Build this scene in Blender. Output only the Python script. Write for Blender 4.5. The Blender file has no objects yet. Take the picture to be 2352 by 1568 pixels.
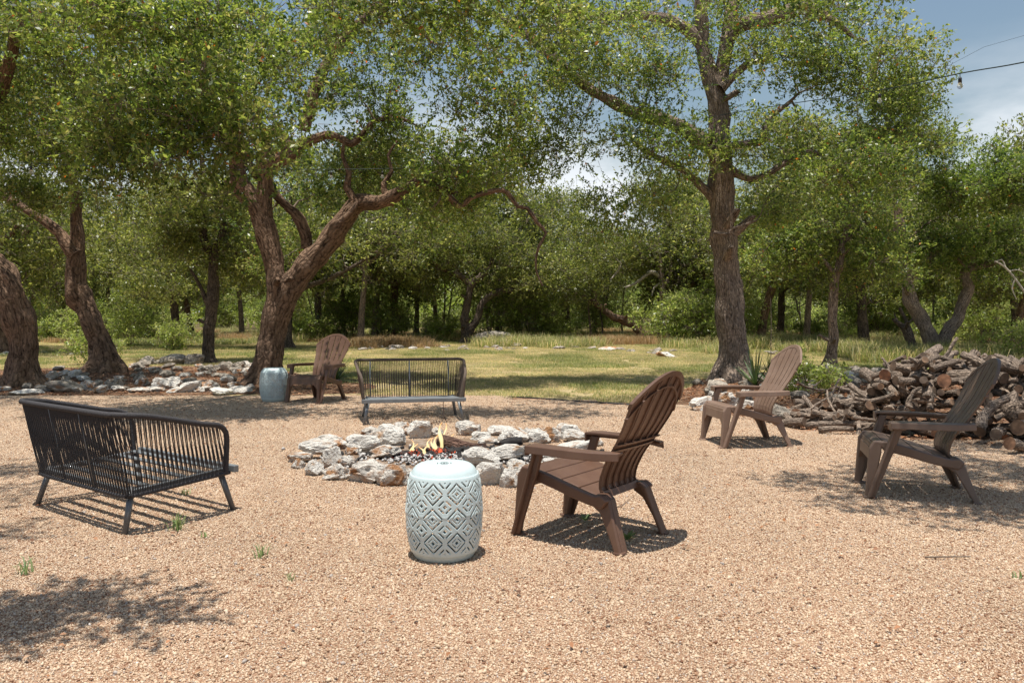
import bpy, math, random
import numpy as np
from mathutils import Vector, Matrix, noise as mnoise

# ------------------------------------------------------------------ camera, light
scn = bpy.context.scene
COL = scn.collection
H = 1.25                     # eye height
FP = 1837.5                  # focal length for a picture 2352 units wide
HZ = 719.0                   # row of the horizon in those units

cam_d = bpy.data.cameras.new('camera')
cam = bpy.data.objects.new('camera', cam_d); COL.objects.link(cam)
cam.location = (0, 0, H); cam.rotation_euler = (math.pi/2, 0, 0)
cam_d.sensor_width = 36; cam_d.lens = 36*FP/2352
cam_d.shift_y = -65/2352
cam_d.clip_start = 0.05; cam_d.clip_end = 3000
scn.camera = cam

SUN_DIR = Vector((-0.05, -0.13, 1.0)).normalized()      # towards the sun (nearly overhead, a touch beyond the scene)
elev = math.asin(SUN_DIR.z); azim = math.atan2(SUN_DIR.x, SUN_DIR.y)
world = bpy.data.worlds.new("World"); scn.world = world; world.use_nodes = True
wn = world.node_tree; wn.nodes.clear()
sky = wn.nodes.new('ShaderNodeTexSky'); sky.sky_type = 'NISHITA'; sky.sun_disc = False
sky.sun_elevation = elev; sky.sun_rotation = azim; sky.air_density = 1.6; sky.dust_density = 1.2; sky.ozone_density = 1.4
tc = wn.nodes.new('ShaderNodeTexCoord')
mp = wn.nodes.new('ShaderNodeMapping'); mp.inputs['Scale'].default_value = (1, 1, 2.6)
nz = wn.nodes.new('ShaderNodeTexNoise'); nz.inputs['Scale'].default_value = 3.1; nz.inputs['Detail'].default_value = 8; nz.inputs['Roughness'].default_value = .55
cr = wn.nodes.new('ShaderNodeValToRGB'); cr.color_ramp.elements[0].position = .44; cr.color_ramp.elements[1].position = .60
sx = wn.nodes.new('ShaderNodeSeparateXYZ')
mr = wn.nodes.new('ShaderNodeMapRange'); mr.inputs['From Min'].default_value = .30; mr.inputs['From Max'].default_value = .13
mu = wn.nodes.new('ShaderNodeMath'); mu.operation = 'MULTIPLY'
mx = wn.nodes.new('ShaderNodeMixRGB'); mx.inputs['Color2'].default_value = (10.2, 10.5, 11.0, 1)
bg = wn.nodes.new('ShaderNodeBackground'); bg.inputs['Strength'].default_value = .078
wo = wn.nodes.new('ShaderNodeOutputWorld')
L = wn.links.new
L(tc.outputs['Generated'], mp.inputs['Vector']); L(mp.outputs[0], nz.inputs['Vector']); L(nz.outputs['Fac'], cr.inputs[0])
L(tc.outputs['Generated'], sx.inputs[0]); L(sx.outputs['Z'], mr.inputs['Value'])
L(cr.outputs[0], mu.inputs[0]); L(mr.outputs[0], mu.inputs[1]); L(mu.outputs[0], mx.inputs['Fac'])
L(sky.outputs[0], mx.inputs['Color1']); L(mx.outputs[0], bg.inputs['Color']); L(bg.outputs[0], wo.inputs['Surface'])

sun_d = bpy.data.lights.new('sun', 'SUN'); sun_d.energy = 5.0; sun_d.angle = math.radians(.53); sun_d.color = (1, .95, .87)
sun = bpy.data.objects.new('sun', sun_d); COL.objects.link(sun)
sun.rotation_euler = SUN_DIR.to_track_quat('Z', 'Y').to_euler()
sun.location = (0, 0, 30)

scn.view_settings.view_transform = 'Standard'; scn.view_settings.look = 'None'
scn.view_settings.exposure = 0.40; scn.view_settings.gamma = 1; scn.view_settings.use_curve_mapping = False
try:
    scn.cycles.max_bounces = 6; scn.cycles.transparent_max_bounces = 8
except Exception: pass

# ------------------------------------------------------------------ helpers
def at(px, py, d):            # a point at distance d that stands at (px, py) in the photograph
    return ((px-1176)/FP*d, d, H-(py-HZ)/FP*d)
def gd(px, py, z=0.0):        # ground point
    d = (H-z)*FP/(py-HZ)
    return ((px-1176)/FP*d, d)
def crop(ox, oy, s):          # enlarged-crop coordinates -> photograph coordinates
    return lambda x, y: ((ox+x/s)*.91875, (oy+y/s)*.91875)

def tag(o, label=None, cat=None, group=None, kind=None):
    if label: o['label'] = label
    if cat: o['category'] = cat
    if group: o['group'] = group
    if kind: o['kind'] = kind
    return o
def link(o, parent=None):
    COL.objects.link(o)
    if parent is not None: o.parent = parent
    return o
def empty(name, loc=(0, 0, 0), rz=0):
    o = bpy.data.objects.new(name, None); o.empty_display_size = .1
    o.location = loc; o.rotation_euler = (0, 0, rz); return link(o)
def copy_tree(o, parent=None):
    c = o.copy(); COL.objects.link(c); c.parent = parent
    for ch in list(o.children): copy_tree(ch, c)
    return c

class MB:
    """collects geometry; build() links it as one mesh object"""
    def __init__(s): s.v = []; s.f = []; s.m = []; s.uv = {}
    def add(s, vs, fs, mat=0):
        b = len(s.v); s.v += [tuple(p) for p in vs]
        for f in fs: s.f.append(tuple(i+b for i in f)); s.m.append(mat)
    def box(s, c, size, rot=None, mat=0):
        hx, hy, hz = [k/2 for k in size]
        vs = [Vector((x*hx, y*hy, z*hz)) for x in (-1, 1) for y in (-1, 1) for z in (-1, 1)]
        if rot is not None: vs = [rot @ v for v in vs]
        vs = [v+Vector(c) for v in vs]
        s.add(vs, [(0, 1, 3, 2), (4, 6, 7, 5), (0, 4, 5, 1), (2, 3, 7, 6), (0, 2, 6, 4), (1, 5, 7, 3)], mat)
    def prism(s, poly, x0, x1, sh=None, mat=0):
        """poly: list of (y,z), extruded in x from x0 to x1; sh(z) adds to x"""
        n = len(poly); sh = sh or (lambda z: 0)
        vs = [(x0+sh(z), y, z) for y, z in poly]+[(x1+sh(z), y, z) for y, z in poly]
        fs = [tuple(range(n))[::-1], tuple(range(n, 2*n))]+[(i, (i+1) % n, n+(i+1) % n, n+i) for i in range(n)]
        s.add(vs, fs, mat)
    def tube(s, pts, rad, sides=8, caps=True, mat=0, lump=0, seed=0, capmat=None):
        v, f, _ = tube_geo(pts, rad, sides, lump, seed)
        n = len(pts); b = len(s.v); s.v += [tuple(p) for p in v]
        for q in f: s.f.append(tuple(int(i)+b for i in q)); s.m.append(mat)
        if caps:
            cm = mat if capmat is None else capmat
            s.f.append(tuple(b+i for i in range(sides))[::-1]); s.m.append(cm)
            s.f.append(tuple(b+(n-1)*sides+i for i in range(sides))); s.m.append(cm)
    def build(s, name, mats, parent=None, smooth=False, bevel=0, angle=None):
        me = bpy.data.meshes.new(name); me.from_pydata(s.v, [], s.f)
        if not isinstance(mats, (list, tuple)): mats = [mats]
        for m in mats: me.materials.append(m)
        me.polygons.foreach_set('material_index', s.m)
        if smooth: me.polygons.foreach_set('use_smooth', [True]*len(s.f))
        me.update()
        o = bpy.data.objects.new(name, me); link(o, parent)
        if bevel:
            b = o.modifiers.new('bevel', 'BEVEL'); b.width = bevel; b.segments = 2; b.limit_method = 'ANGLE'; b.angle_limit = math.radians(35)
        return o

def frames(P):
    P = np.asarray(P, float); T = np.gradient(P, axis=0)
    T /= np.maximum(np.linalg.norm(T, axis=1, keepdims=True), 1e-9)
    n = len(P); N = np.zeros_like(P)
    ref = np.array([0, 1, 0.]) if abs(T[0][1]) < .9 else np.array([1, 0, 0.])
    N[0] = ref-T[0]*np.dot(ref, T[0]); N[0] /= np.linalg.norm(N[0])
    for i in range(1, n):
        k = N[i-1]-T[i]*np.dot(N[i-1], T[i]); N[i] = k/max(np.linalg.norm(k), 1e-9)
    return T, N, np.cross(T, N)

def tube_geo(P, R, sides=8, lump=0, seed=0, flare=None):
    P = np.asarray(P, float); n = len(P)
    R = np.broadcast_to(np.asarray(R, float), (n,))
    T, N, B = frames(P)
    a = np.linspace(0, 2*np.pi, sides, endpoint=False)
    ring = np.cos(a)[None, :, None]*N[:, None, :]+np.sin(a)[None, :, None]*B[:, None, :]
    rr = np.repeat(R[:, None], sides, 1)
    if lump:
        s = seed*13.7
        for i in range(n):
            for j in range(sides):
                q = P[i]+ring[i, j]*R[i]*1.0
                rr[i, j] *= 1+lump*mnoise.noise(Vector((q[0]*3.1+s, q[1]*3.1, q[2]*2.2)))*1.3+lump*.8*mnoise.noise(Vector((q[0]*9+s, q[1]*9, q[2]*4)))
    V = (P[:, None, :]+ring*rr[:, :, None]).reshape(-1, 3)
    i = np.arange(n-1)[:, None]*sides; j = np.arange(sides)[None, :]; j2 = (j+1) % sides
    F = np.stack([i+j, i+j2, i+sides+j2, i+sides+j], -1).reshape(-1, 4)
    L_ = np.concatenate([[0], np.cumsum(np.linalg.norm(np.diff(P, axis=0), axis=1))])
    rm = R.mean()
    u0 = np.broadcast_to(j/sides*2*np.pi*rm, (n-1, sides)); u1 = np.broadcast_to((j+1)/sides*2*np.pi*rm, (n-1, sides))
    v0 = np.broadcast_to(L_[:-1, None], (n-1, sides)); v1 = np.broadcast_to(L_[1:, None], (n-1, sides))
    UV = np.stack([np.stack([u0, v0], -1), np.stack([u1, v0], -1), np.stack([u1, v1], -1), np.stack([u0, v1], -1)], 2).reshape(-1, 2)
    return V, F, UV

def smooth_path(pts, step):
    """Catmull-Rom through (x,y,z,r) points"""
    P = np.asarray(pts, float); n = len(P)
    if n == 2: P = np.vstack([P[0], (P[0]+P[1])/2, P[1]]); n = 3
    E = np.vstack([2*P[0]-P[1], P, 2*P[-1]-P[-2]]); out = []
    for i in range(n-1):
        p0, p1, p2, p3 = E[i:i+4]
        k = max(2, int(np.linalg.norm((p2-p1)[:3])/step))
        for t in np.linspace(0, 1, k, endpoint=False):
            out.append(.5*((2*p1)+(-p0+p2)*t+(2*p0-5*p1+4*p2-p3)*t*t+(-p0+3*p1-3*p2+p3)*t**3))
    out.append(P[-1]); out = np.array(out); out[:, 3] = np.maximum(out[:, 3], .003)
    return out

def np_mesh(name, V, F, mats, UV=None, rnd=None, smooth=False):
    """quad / tri mesh straight from arrays"""
    me = bpy.data.meshes.new(name); nv, nf, k = len(V), len(F), F.shape[1]
    me.vertices.add(nv); me.loops.add(nf*k); me.polygons.add(nf)
    me.vertices.foreach_set('co', np.ascontiguousarray(V, dtype=np.float32).ravel())
    me.loops.foreach_set('vertex_index', np.ascontiguousarray(F, dtype=np.int32).ravel())
    me.polygons.foreach_set('loop_start', np.arange(0, nf*k, k, dtype=np.int32))
    me.polygons.foreach_set('loop_total', np.full(nf, k, dtype=np.int32))
    if smooth: me.polygons.foreach_set('use_smooth', np.ones(nf, dtype=bool))
    if not isinstance(mats, (list, tuple)): mats = [mats]
    for m in mats: me.materials.append(m)
    me.update(calc_edges=True)
    if UV is not None:
        l = me.uv_layers.new(name='UVMap'); l.data.foreach_set('uv', np.ascontiguousarray(UV, dtype=np.float32).ravel())
    if rnd is not None:
        a = me.attributes.new('rnd', 'FLOAT', 'FACE'); a.data.foreach_set('value', np.asarray(rnd, dtype=np.float32))
    return me

# ------------------------------------------------------------------ materials
def mat(name):
    m = bpy.data.materials.new(name); m.use_nodes = True
    nt = m.node_tree; b = nt.nodes['Principled BSDF']
    return m, nt, b, nt.links.new
def node(nt, t, **kw):
    n = nt.nodes.new(t)
    for k, v in kw.items():
        if k in n.inputs.keys(): n.inputs[k].default_value = v
        else: setattr(n, k, v)
    return n
def ramp(nt, stops):
    r = nt.nodes.new('ShaderNodeValToRGB'); e = r.color_ramp.elements
    e[0].position, e[0].color = stops[0][0], (*stops[0][1], 1)
    e[1].position, e[1].color = stops[-1][0], (*stops[-1][1], 1)
    for p, c in stops[1:-1]:
        k = e.new(p); k.color = (*c, 1)
    return r
def bump(nt, b, src, strength, dist):
    n = node(nt, 'ShaderNodeBump', Strength=strength, Distance=dist)
    nt.links.new(src, n.inputs['Height']); nt.links.new(n.outputs[0], b.inputs['Normal']); return n

def simple(name, col, rough=.5, metal=0, var=.12, scale=20, bmp=.0, spec=.5):
    m, nt, b, L = mat(name)
    tc = node(nt, 'ShaderNodeTexCoord'); n = node(nt, 'ShaderNodeTexNoise', Scale=scale, Detail=6.0, Roughness=.6)
    L(tc.outputs['Object'], n.inputs['Vector'])
    r = ramp(nt, [(.3, tuple(c*(1-var) for c in col)), (.7, tuple(c*(1+var) for c in col))])
    L(n.outputs['Fac'], r.inputs[0]); L(r.outputs[0], b.inputs['Base Color'])
    b.inputs['Roughness'].default_value = rough; b.inputs['Metallic'].default_value = metal
    b.inputs['Specular IOR Level'].default_value = spec
    if bmp: bump(nt, b, n.outputs['Fac'], bmp, .01)
    return m

def leaf_mat(name, stops, trans=.46, rough=.38):
    m, nt, b, L = mat(name)
    a = node(nt, 'ShaderNodeAttribute', attribute_name='rnd')
    r = ramp(nt, stops); L(a.outputs['Fac'], r.inputs[0])
    tcn = node(nt, 'ShaderNodeTexCoord'); no = node(nt, 'ShaderNodeTexNoise', Scale=.9, Detail=3.0)
    L(tcn.outputs['Object'], no.inputs['Vector'])
    hs = node(nt, 'ShaderNodeHueSaturation'); mr_ = node(nt, 'ShaderNodeMapRange'); mr_.inputs['From Min'].default_value = .3; mr_.inputs['From Max'].default_value = .7
    mr_.inputs['To Min'].default_value = .72; mr_.inputs['To Max'].default_value = 1.25
    L(no.outputs['Fac'], mr_.inputs['Value']); L(mr_.outputs[0], hs.inputs['Value']); L(r.outputs[0], hs.inputs['Color'])
    L(hs.outputs[0], b.inputs['Base Color'])
    b.inputs['Roughness'].default_value = rough; b.inputs['Specular IOR Level'].default_value = .5
    t = node(nt, 'ShaderNodeBsdfTranslucent'); mixn = node(nt, 'ShaderNodeMixShader', Fac=trans)
    h2 = node(nt, 'ShaderNodeHueSaturation', Value=1.9, Saturation=1.1, Hue=.485)
    L(hs.outputs[0], h2.inputs['Color']); L(h2.outputs[0], t.inputs['Color'])
    out = nt.nodes['Material Output']
    L(b.outputs[0], mixn.inputs[1]); L(t.outputs[0], mixn.inputs[2]); L(mixn.outputs[0], out.inputs['Surface'])
    return m

OAK = [(0, (.036, .070, .015)), (.28, (.095, .150, .030)), (.58, (.175, .238, .050)), (.86, (.28, .33, .09)), (.975, (.31, .31, .10)), (.992, (.30, .24, .08)), (1, (.45, .18, .05))]
M_leaf = leaf_mat('oak_leaf', OAK)
M_leaf2 = leaf_mat('bright_oak_leaf', [(0, (.03, .06, .012)), (.35, (.10, .155, .030)), (.7, (.17, .235, .052)), (.95, (.26, .32, .085)), (.982, (.27, .33, .085)), (.99, (.38, .14, .03)), (1, (.4, .2, .05))])
M_leaf3 = leaf_mat('far_oak_leaf', [(0, (.060, .088, .020)), (.4, (.125, .160, .036)), (.75, (.22, .25, .062)), (1, (.34, .35, .12))], trans=.46)
M_under = leaf_mat('undergrowth_leaf', [(0, (.10, .15, .03)), (.4, (.18, .245, .055)), (.75, (.28, .345, .09)), (1, (.40, .43, .17))], trans=.5)  # leaf colour raised to stand in for sun the crowns keep out
M_yucca = leaf_mat('yucca_leaf', [(0, (.02, .045, .015)), (.6, (.05, .10, .03)), (1, (.13, .19, .07))], trans=.12, rough=.4)
M_grass = leaf_mat('grass_blade', [(0, (.11, .15, .04)), (.35, (.23, .26, .08)), (.65, (.40, .36, .17)), (1, (.58, .47, .28))], trans=.4, rough=.6)
M_drygrass = leaf_mat('dry_grass_blade', [(0, (.14, .13, .05)), (.5, (.30, .20, .09)), (1, (.42, .30, .16))], trans=.3, rough=.7)
M_weed = leaf_mat('weed_leaf', [(0, (.10, .17, .06)), (1, (.26, .34, .15))], trans=.3, rough=.5)
M_litter = leaf_mat('dead_leaf', [(0, (.07, .035, .02)), (.4, (.19, .085, .04)), (.8, (.34, .15, .06)), (1, (.40, .28, .18))], trans=.1, rough=.6)

def bark_mat(name, plate, crack, su=24, sv=8, depth=.012):
    m, nt, b, L = mat(name)
    uv = node(nt, 'ShaderNodeUVMap', uv_map='UVMap')
    mpn = node(nt, 'ShaderNodeMapping'); mpn.inputs['Scale'].default_value = (su, sv, 1)
    tcn = node(nt, 'ShaderNodeTexCoord'); nw = node(nt, 'ShaderNodeTexNoise', Scale=5.0, Detail=4.0)
    L(tcn.outputs['Object'], nw.inputs['Vector'])
    sc = node(nt, 'ShaderNodeVectorMath', operation='SCALE'); sc.inputs['Scale'].default_value = 2.6
    ad = node(nt, 'ShaderNodeVectorMath', operation='ADD')
    L(nw.outputs['Color'], sc.inputs[0]); L(uv.outputs[0], mpn.inputs['Vector']); L(mpn.outputs[0], ad.inputs[0]); L(sc.outputs[0], ad.inputs[1])
    vo = node(nt, 'ShaderNodeTexVoronoi', feature='DISTANCE_TO_EDGE', Scale=1.0); L(ad.outputs[0], vo.inputs['Vector'])
    vc = node(nt, 'ShaderNodeTexVoronoi', feature='F1', Scale=1.0); L(ad.outputs[0], vc.inputs['Vector'])
    fine = node(nt, 'ShaderNodeTexNoise', Scale=60.0, Detail=6.0); L(tcn.outputs['Object'], fine.inputs['Vector'])
    big = node(nt, 'ShaderNodeTexNoise', Scale=2.3, Detail=5.0); L(tcn.outputs['Object'], big.inputs['Vector'])
    st = node(nt, 'ShaderNodeTexNoise', Scale=1.0, Detail=7.0, Roughness=.62); mp2 = node(nt, 'ShaderNodeMapping'); mp2.inputs['Scale'].default_value = (su*1.5, sv*.55, 1)
    L(uv.outputs[0], mp2.inputs['Vector']); L(mp2.outputs[0], st.inputs['Vector'])
    s1 = node(nt, 'ShaderNodeMath', operation='MULTIPLY_ADD'); s1.inputs[1].default_value = .9; s1.inputs[2].default_value = -.30; L(st.outputs['Fac'], s1.inputs[0])
    s2 = node(nt, 'ShaderNodeMath', operation='MULTIPLY_ADD'); s2.inputs[1].default_value = .8; L(vo.outputs['Distance'], s2.inputs[0]); L(s1.outputs[0], s2.inputs[2])
    r = ramp(nt, [(.05, crack), (.17, tuple(.5*a+.5*c for a, c in zip(plate, crack))), (.32, plate), (.6, tuple(p*1.3 for p in plate))])
    L(s2.outputs[0], r.inputs[0])
    r2 = ramp(nt, [(.25, (.62, .60, .60)), (.5, (.95, .9, .86)), (.75, (1.3, 1.22, 1.12))]); L(big.outputs['Fac'], r2.inputs[0])
    m1 = node(nt, 'ShaderNodeMixRGB', blend_type='MULTIPLY', Fac=1.0); L(r.outputs[0], m1.inputs['Color1']); L(r2.outputs[0], m1.inputs['Color2'])
    r3 = ramp(nt, [(.3, (.7, .7, .7)), (.7, (1.25, 1.25, 1.25))]); L(fine.outputs['Fac'], r3.inputs[0])
    m2 = node(nt, 'ShaderNodeMixRGB', blend_type='MULTIPLY', Fac=1.0); L(m1.outputs[0], m2.inputs['Color1']); L(r3.outputs[0], m2.inputs['Color2'])
    L(m2.outputs[0], b.inputs['Base Color']); b.inputs['Roughness'].default_value = .92; b.inputs['Specular IOR Level'].default_value = .2
    mn = node(nt, 'ShaderNodeMath', operation='MINIMUM'); mn.inputs[1].default_value = .5; L(s2.outputs[0], mn.inputs[0])
    fa = node(nt, 'ShaderNodeMath', operation='MULTIPLY_ADD'); fa.inputs[1].default_value = .12; L(fine.outputs['Fac'], fa.inputs[0]); L(mn.outputs[0], fa.inputs[2])
    bump(nt, b, fa.outputs[0], 1.0, depth*4)
    return m
M_bark = bark_mat('oak_bark', (.235, .160, .112), (.034, .021, .014), su=20, sv=6.5)
M_bark2 = bark_mat('grey_oak_bark', (.34, .275, .225), (.055, .040, .032), su=34, sv=9)
M_bark3 = bark_mat('dark_oak_bark', (.135, .108, .085), (.028, .022, .018), su=22, sv=9)
M_logbark = bark_mat('log_bark', (.30, .245, .20), (.035, .026, .020), su=40, sv=16, depth=.006)
M_twig = simple('twig_bark', (.15, .115, .085), .9, var=.4, scale=8)
M_deadtwig = simple('bleached_twig', (.42, .37, .31), .9, var=.25, scale=8)

def cut_mat():
    m, nt, b, L = mat('cut_wood')
    tcn = node(nt, 'ShaderNodeTexCoord'); n = node(nt, 'ShaderNodeTexNoise', Scale=14.0, Detail=6.0)
    oi = node(nt, 'ShaderNodeObjectInfo')
    L(tcn.outputs['Object'], n.inputs['Vector'])
    r = ramp(nt, [(.25, (.06, .042, .032)), (.5, (.16, .108, .074)), (.75, (.32, .225, .155))]); L(n.outputs['Fac'], r.inputs[0])
    r2 = ramp(nt, [(0, (.5, .5, .5)), (.5, (.8, .75, .7)), (.88, (1.0, .85, .72)), (.97, (1.0, .66, .48)), (1, (1.05, .55, .35))]); L(oi.outputs['Random'], r2.inputs[0])
    mm = node(nt, 'ShaderNodeMixRGB', blend_type='MULTIPLY', Fac=1.0); L(r.outputs[0], mm.inputs['Color1']); L(r2.outputs[0], mm.inputs['Color2'])
    L(mm.outputs[0], b.inputs['Base Color']); b.inputs['Roughness'].default_value = .85
    bump(nt, b, n.outputs['Fac'], .5, .01)
    return m
M_cut = cut_mat()

def rock_mat(name, light, grey, rust, grey_amt=.5, rust_amt=.62):
    m, nt, b, L = mat(name)
    tcn = node(nt, 'ShaderNodeTexCoord'); oi = node(nt, 'ShaderNodeObjectInfo')
    off = node(nt, 'ShaderNodeVectorMath', operation='MULTIPLY_ADD')
    comb = node(nt, 'ShaderNodeCombineXYZ')
    mu_ = node(nt, 'ShaderNodeMath', operation='MULTIPLY'); mu_.inputs[1].default_value = 40; L(oi.outputs['Random'], mu_.inputs[0])
    for k in range(3): L(mu_.outputs[0], comb.inputs[k])
    ad = node(nt, 'ShaderNodeVectorMath', operation='ADD'); L(tcn.outputs['Object'], ad.inputs[0]); L(comb.outputs[0], ad.inputs[1])
    n1 = node(nt, 'ShaderNodeTexNoise', Scale=1.6, Detail=7.0, Roughness=.62); L(ad.outputs[0], n1.inputs['Vector'])
    n2 = node(nt, 'ShaderNodeTexNoise', Scale=7.0, Detail=8.0, Roughness=.7); L(ad.outputs[0], n2.inputs['Vector'])
    n3 = node(nt, 'ShaderNodeTexNoise', Scale=.9, Detail=4.0); n3.noise_dimensions = '3D'
    ad2 = node(nt, 'ShaderNodeVectorMath', operation='ADD'); ad2.inputs[1].default_value = (7, 3, 9); L(ad.outputs[0], ad2.inputs[0]); L(ad2.outputs[0], n3.inputs['Vector'])
    vo = node(nt, 'ShaderNodeTexVoronoi', feature='F1', Scale=4.5); L(ad.outputs[0], vo.inputs['Vector'])
    r1 = ramp(nt, [(grey_amt-.09, grey), (grey_amt+.07, light)]); L(n1.outputs['Fac'], r1.inputs[0])
    rr = ramp(nt, [(rust_amt-.05, (0, 0, 0)), (rust_amt+.06, (1, 1, 1))]); L(n3.outputs['Fac'], rr.inputs[0])
    mm = node(nt, 'ShaderNodeMixRGB'); L(rr.outputs[0], mm.inputs['Fac']); L(r1.outputs[0], mm.inputs['Color1']); mm.inputs['Color2'].default_value = (*rust, 1)
    r2 = ramp(nt, [(.28, (.45, .43, .42)), (.46, (.95, .94, .93)), (.7, (1.1, 1.1, 1.1))]); L(n2.outputs['Fac'], r2.inputs[0])
    m2 = node(nt, 'ShaderNodeMixRGB', blend_type='MULTIPLY', Fac=.6); L(mm.outputs[0], m2.inputs['Color1']); L(r2.outputs[0], m2.inputs['Color2'])
    L(m2.outputs[0], b.inputs['Base Color']); b.inputs['Roughness'].default_value = .9; b.inputs['Specular IOR Level'].default_value = .2
    hs = node(nt, 'ShaderNodeMath', operation='MULTIPLY_ADD'); hs.inputs[1].default_value = .5; L(vo.outputs['Distance'], hs.inputs[0]); L(n2.outputs['Fac'], hs.inputs[2])
    bump(nt, b, hs.outputs[0], .9, .05)
    return m
M_rock = rock_mat('pale_limestone', (.82, .78, .71), (.60, .56, .50), (.50, .31, .18),   .36, .63)
M_rockpit = rock_mat('pitted_limestone', (.80, .75, .67), (.40, .375, .345), (.45, .24, .12), .44, .56)
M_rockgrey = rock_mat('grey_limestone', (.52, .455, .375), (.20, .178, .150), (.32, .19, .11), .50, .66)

def plastic_mat(name, col, dust):
    m, nt, b, L = mat(name)
    tcn = node(nt, 'ShaderNodeTexCoord'); n = node(nt, 'ShaderNodeTexNoise', Scale=3.2, Detail=8.0, Roughness=.65)
    L(tcn.outputs['Object'], n.inputs['Vector'])
    f = node(nt, 'ShaderNodeTexNoise', Scale=90.0, Detail=2.0); mpn = node(nt, 'ShaderNodeMapping'); mpn.inputs['Scale'].default_value = (1, 1, .12)
    L(tcn.outputs['Object'], mpn.inputs['Vector']); L(mpn.outputs[0], f.inputs['Vector'])
    r = ramp(nt, [(.35, col), (.72, dust)]); L(n.outputs['Fac'], r.inputs[0])
    L(r.outputs[0], b.inputs['Base Color'])
    b.inputs['Roughness'].default_value = .42; b.inputs['Specular IOR Level'].default_value = .5
    bump(nt, b, f.outputs['Fac'], .35, .003)
    return m
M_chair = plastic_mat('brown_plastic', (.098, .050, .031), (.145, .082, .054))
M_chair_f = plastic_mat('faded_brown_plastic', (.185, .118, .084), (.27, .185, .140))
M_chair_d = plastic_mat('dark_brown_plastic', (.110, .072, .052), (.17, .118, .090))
M_rope = simple('charcoal_rope', (.035, .032, .034), .8, var=.3, scale=120, bmp=.4)
M_rope_b = simple('weathered_rope', (.095, .068, .050), .85, var=.3, scale=120, bmp=.4)
M_frame = simple('grey_painted_metal', (.20, .215, .225), .45, metal=.3, var=.15, scale=12)
M_legmetal = simple('dark_grey_metal_leg', (.12, .125, .13), .45, metal=.3, var=.2, scale=12)
M_aqua = simple('pale_aqua_glaze', (.52, .62, .625), .36, var=.05, scale=6)
M_slot_shade = simple('slot_shade', (.02, .022, .022), .8)  # near-black stands in for the shade inside the stool top's openings
M_cord = simple('black_green_cord', (.012, .025, .018), .6)
M_socket = simple('black_socket', (.012, .012, .012), .5)
M_char = simple('charred_wood', (.022, .019, .018), .9, var=.6, scale=30, bmp=.8)
M_ash = simple('pale_ash', (.42, .40, .38), .95, var=.45, scale=30, bmp=.6)
M_edging = simple('black_edging', (.015, .015, .016), .6)
def glass_mat():
    m, nt, b, L = mat('bulb_glass')
    b.inputs['Base Color'].default_value = (.9, .88, .82, 1); b.inputs['Roughness'].default_value = .05
    b.inputs['Transmission Weight'].default_value = .85; b.inputs['IOR'].default_value = 1.25
    return m
M_glass = glass_mat()
def flame_mat():
    m, nt, b, L = mat('flame'); out = nt.nodes['Material Output']
    tcn = node(nt, 'ShaderNodeTexCoord'); s = node(nt, 'ShaderNodeSeparateXYZ'); L(tcn.outputs['Generated'], s.inputs[0])
    n = node(nt, 'ShaderNodeTexNoise', Scale=5.0, Detail=3.0); L(tcn.outputs['Object'], n.inputs['Vector'])
    r = ramp(nt, [(0, (1, .42, .12)), (.3, (1, .78, .38)), (.7, (1, .82, .45)), (1, (1, .45, .12))]); L(s.outputs['Z'], r.inputs[0])
    em = node(nt, 'ShaderNodeEmission', Strength=1.25); L(r.outputs[0], em.inputs['Color'])
    tr = node(nt, 'ShaderNodeBsdfTransparent'); lw = node(nt, 'ShaderNodeLayerWeight', Blend=.35)
    mxs = node(nt, 'ShaderNodeMixShader')
    a = node(nt, 'ShaderNodeMapRange'); a.inputs['From Min'].default_value = .1; a.inputs['From Max'].default_value = .75; a.inputs['To Min'].default_value = .48; a.inputs['To Max'].default_value = .97
    ad = node(nt, 'ShaderNodeMath', operation='MULTIPLY_ADD'); ad.inputs[1].default_value = .5
    L(n.outputs['Fac'], ad.inputs[0]); L(lw.outputs['Facing'], ad.inputs[2])
    sb = node(nt, 'ShaderNodeMath', operation='SUBTRACT'); sb.inputs[1].default_value = .22; L(ad.outputs[0], sb.inputs[0])
    L(sb.outputs[0], a.inputs['Value']); L(a.outputs[0], mxs.inputs['Fac']); L(em.outputs[0], mxs.inputs[1]); L(tr.outputs[0], mxs.inputs[2])
    L(mxs.outputs[0], out.inputs['Surface']); return m
M_flame = flame_mat()
def ember_mat():
    m, nt, b, L = mat('embers')
    tcn = node(nt, 'ShaderNodeTexCoord'); n = node(nt, 'ShaderNodeTexNoise', Scale=16.0, Detail=4.0); L(tcn.outputs['Object'], n.inputs['Vector'])
    r = ramp(nt, [(.45, (.03, .025, .02)), (.62, (.35, .05, .02))]); L(n.outputs['Fac'], r.inputs[0]); L(r.outputs[0], b.inputs['Base Color'])
    e = ramp(nt, [(.55, (0, 0, 0)), (.68, (.9, .12, .03))]); L(n.outputs['Fac'], e.inputs[0]); L(e.outputs[0], b.inputs['Emission Color']); b.inputs['Emission Strength'].default_value = .7
    b.inputs['Roughness'].default_value = .9; return m
M_ember = ember_mat()

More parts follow.
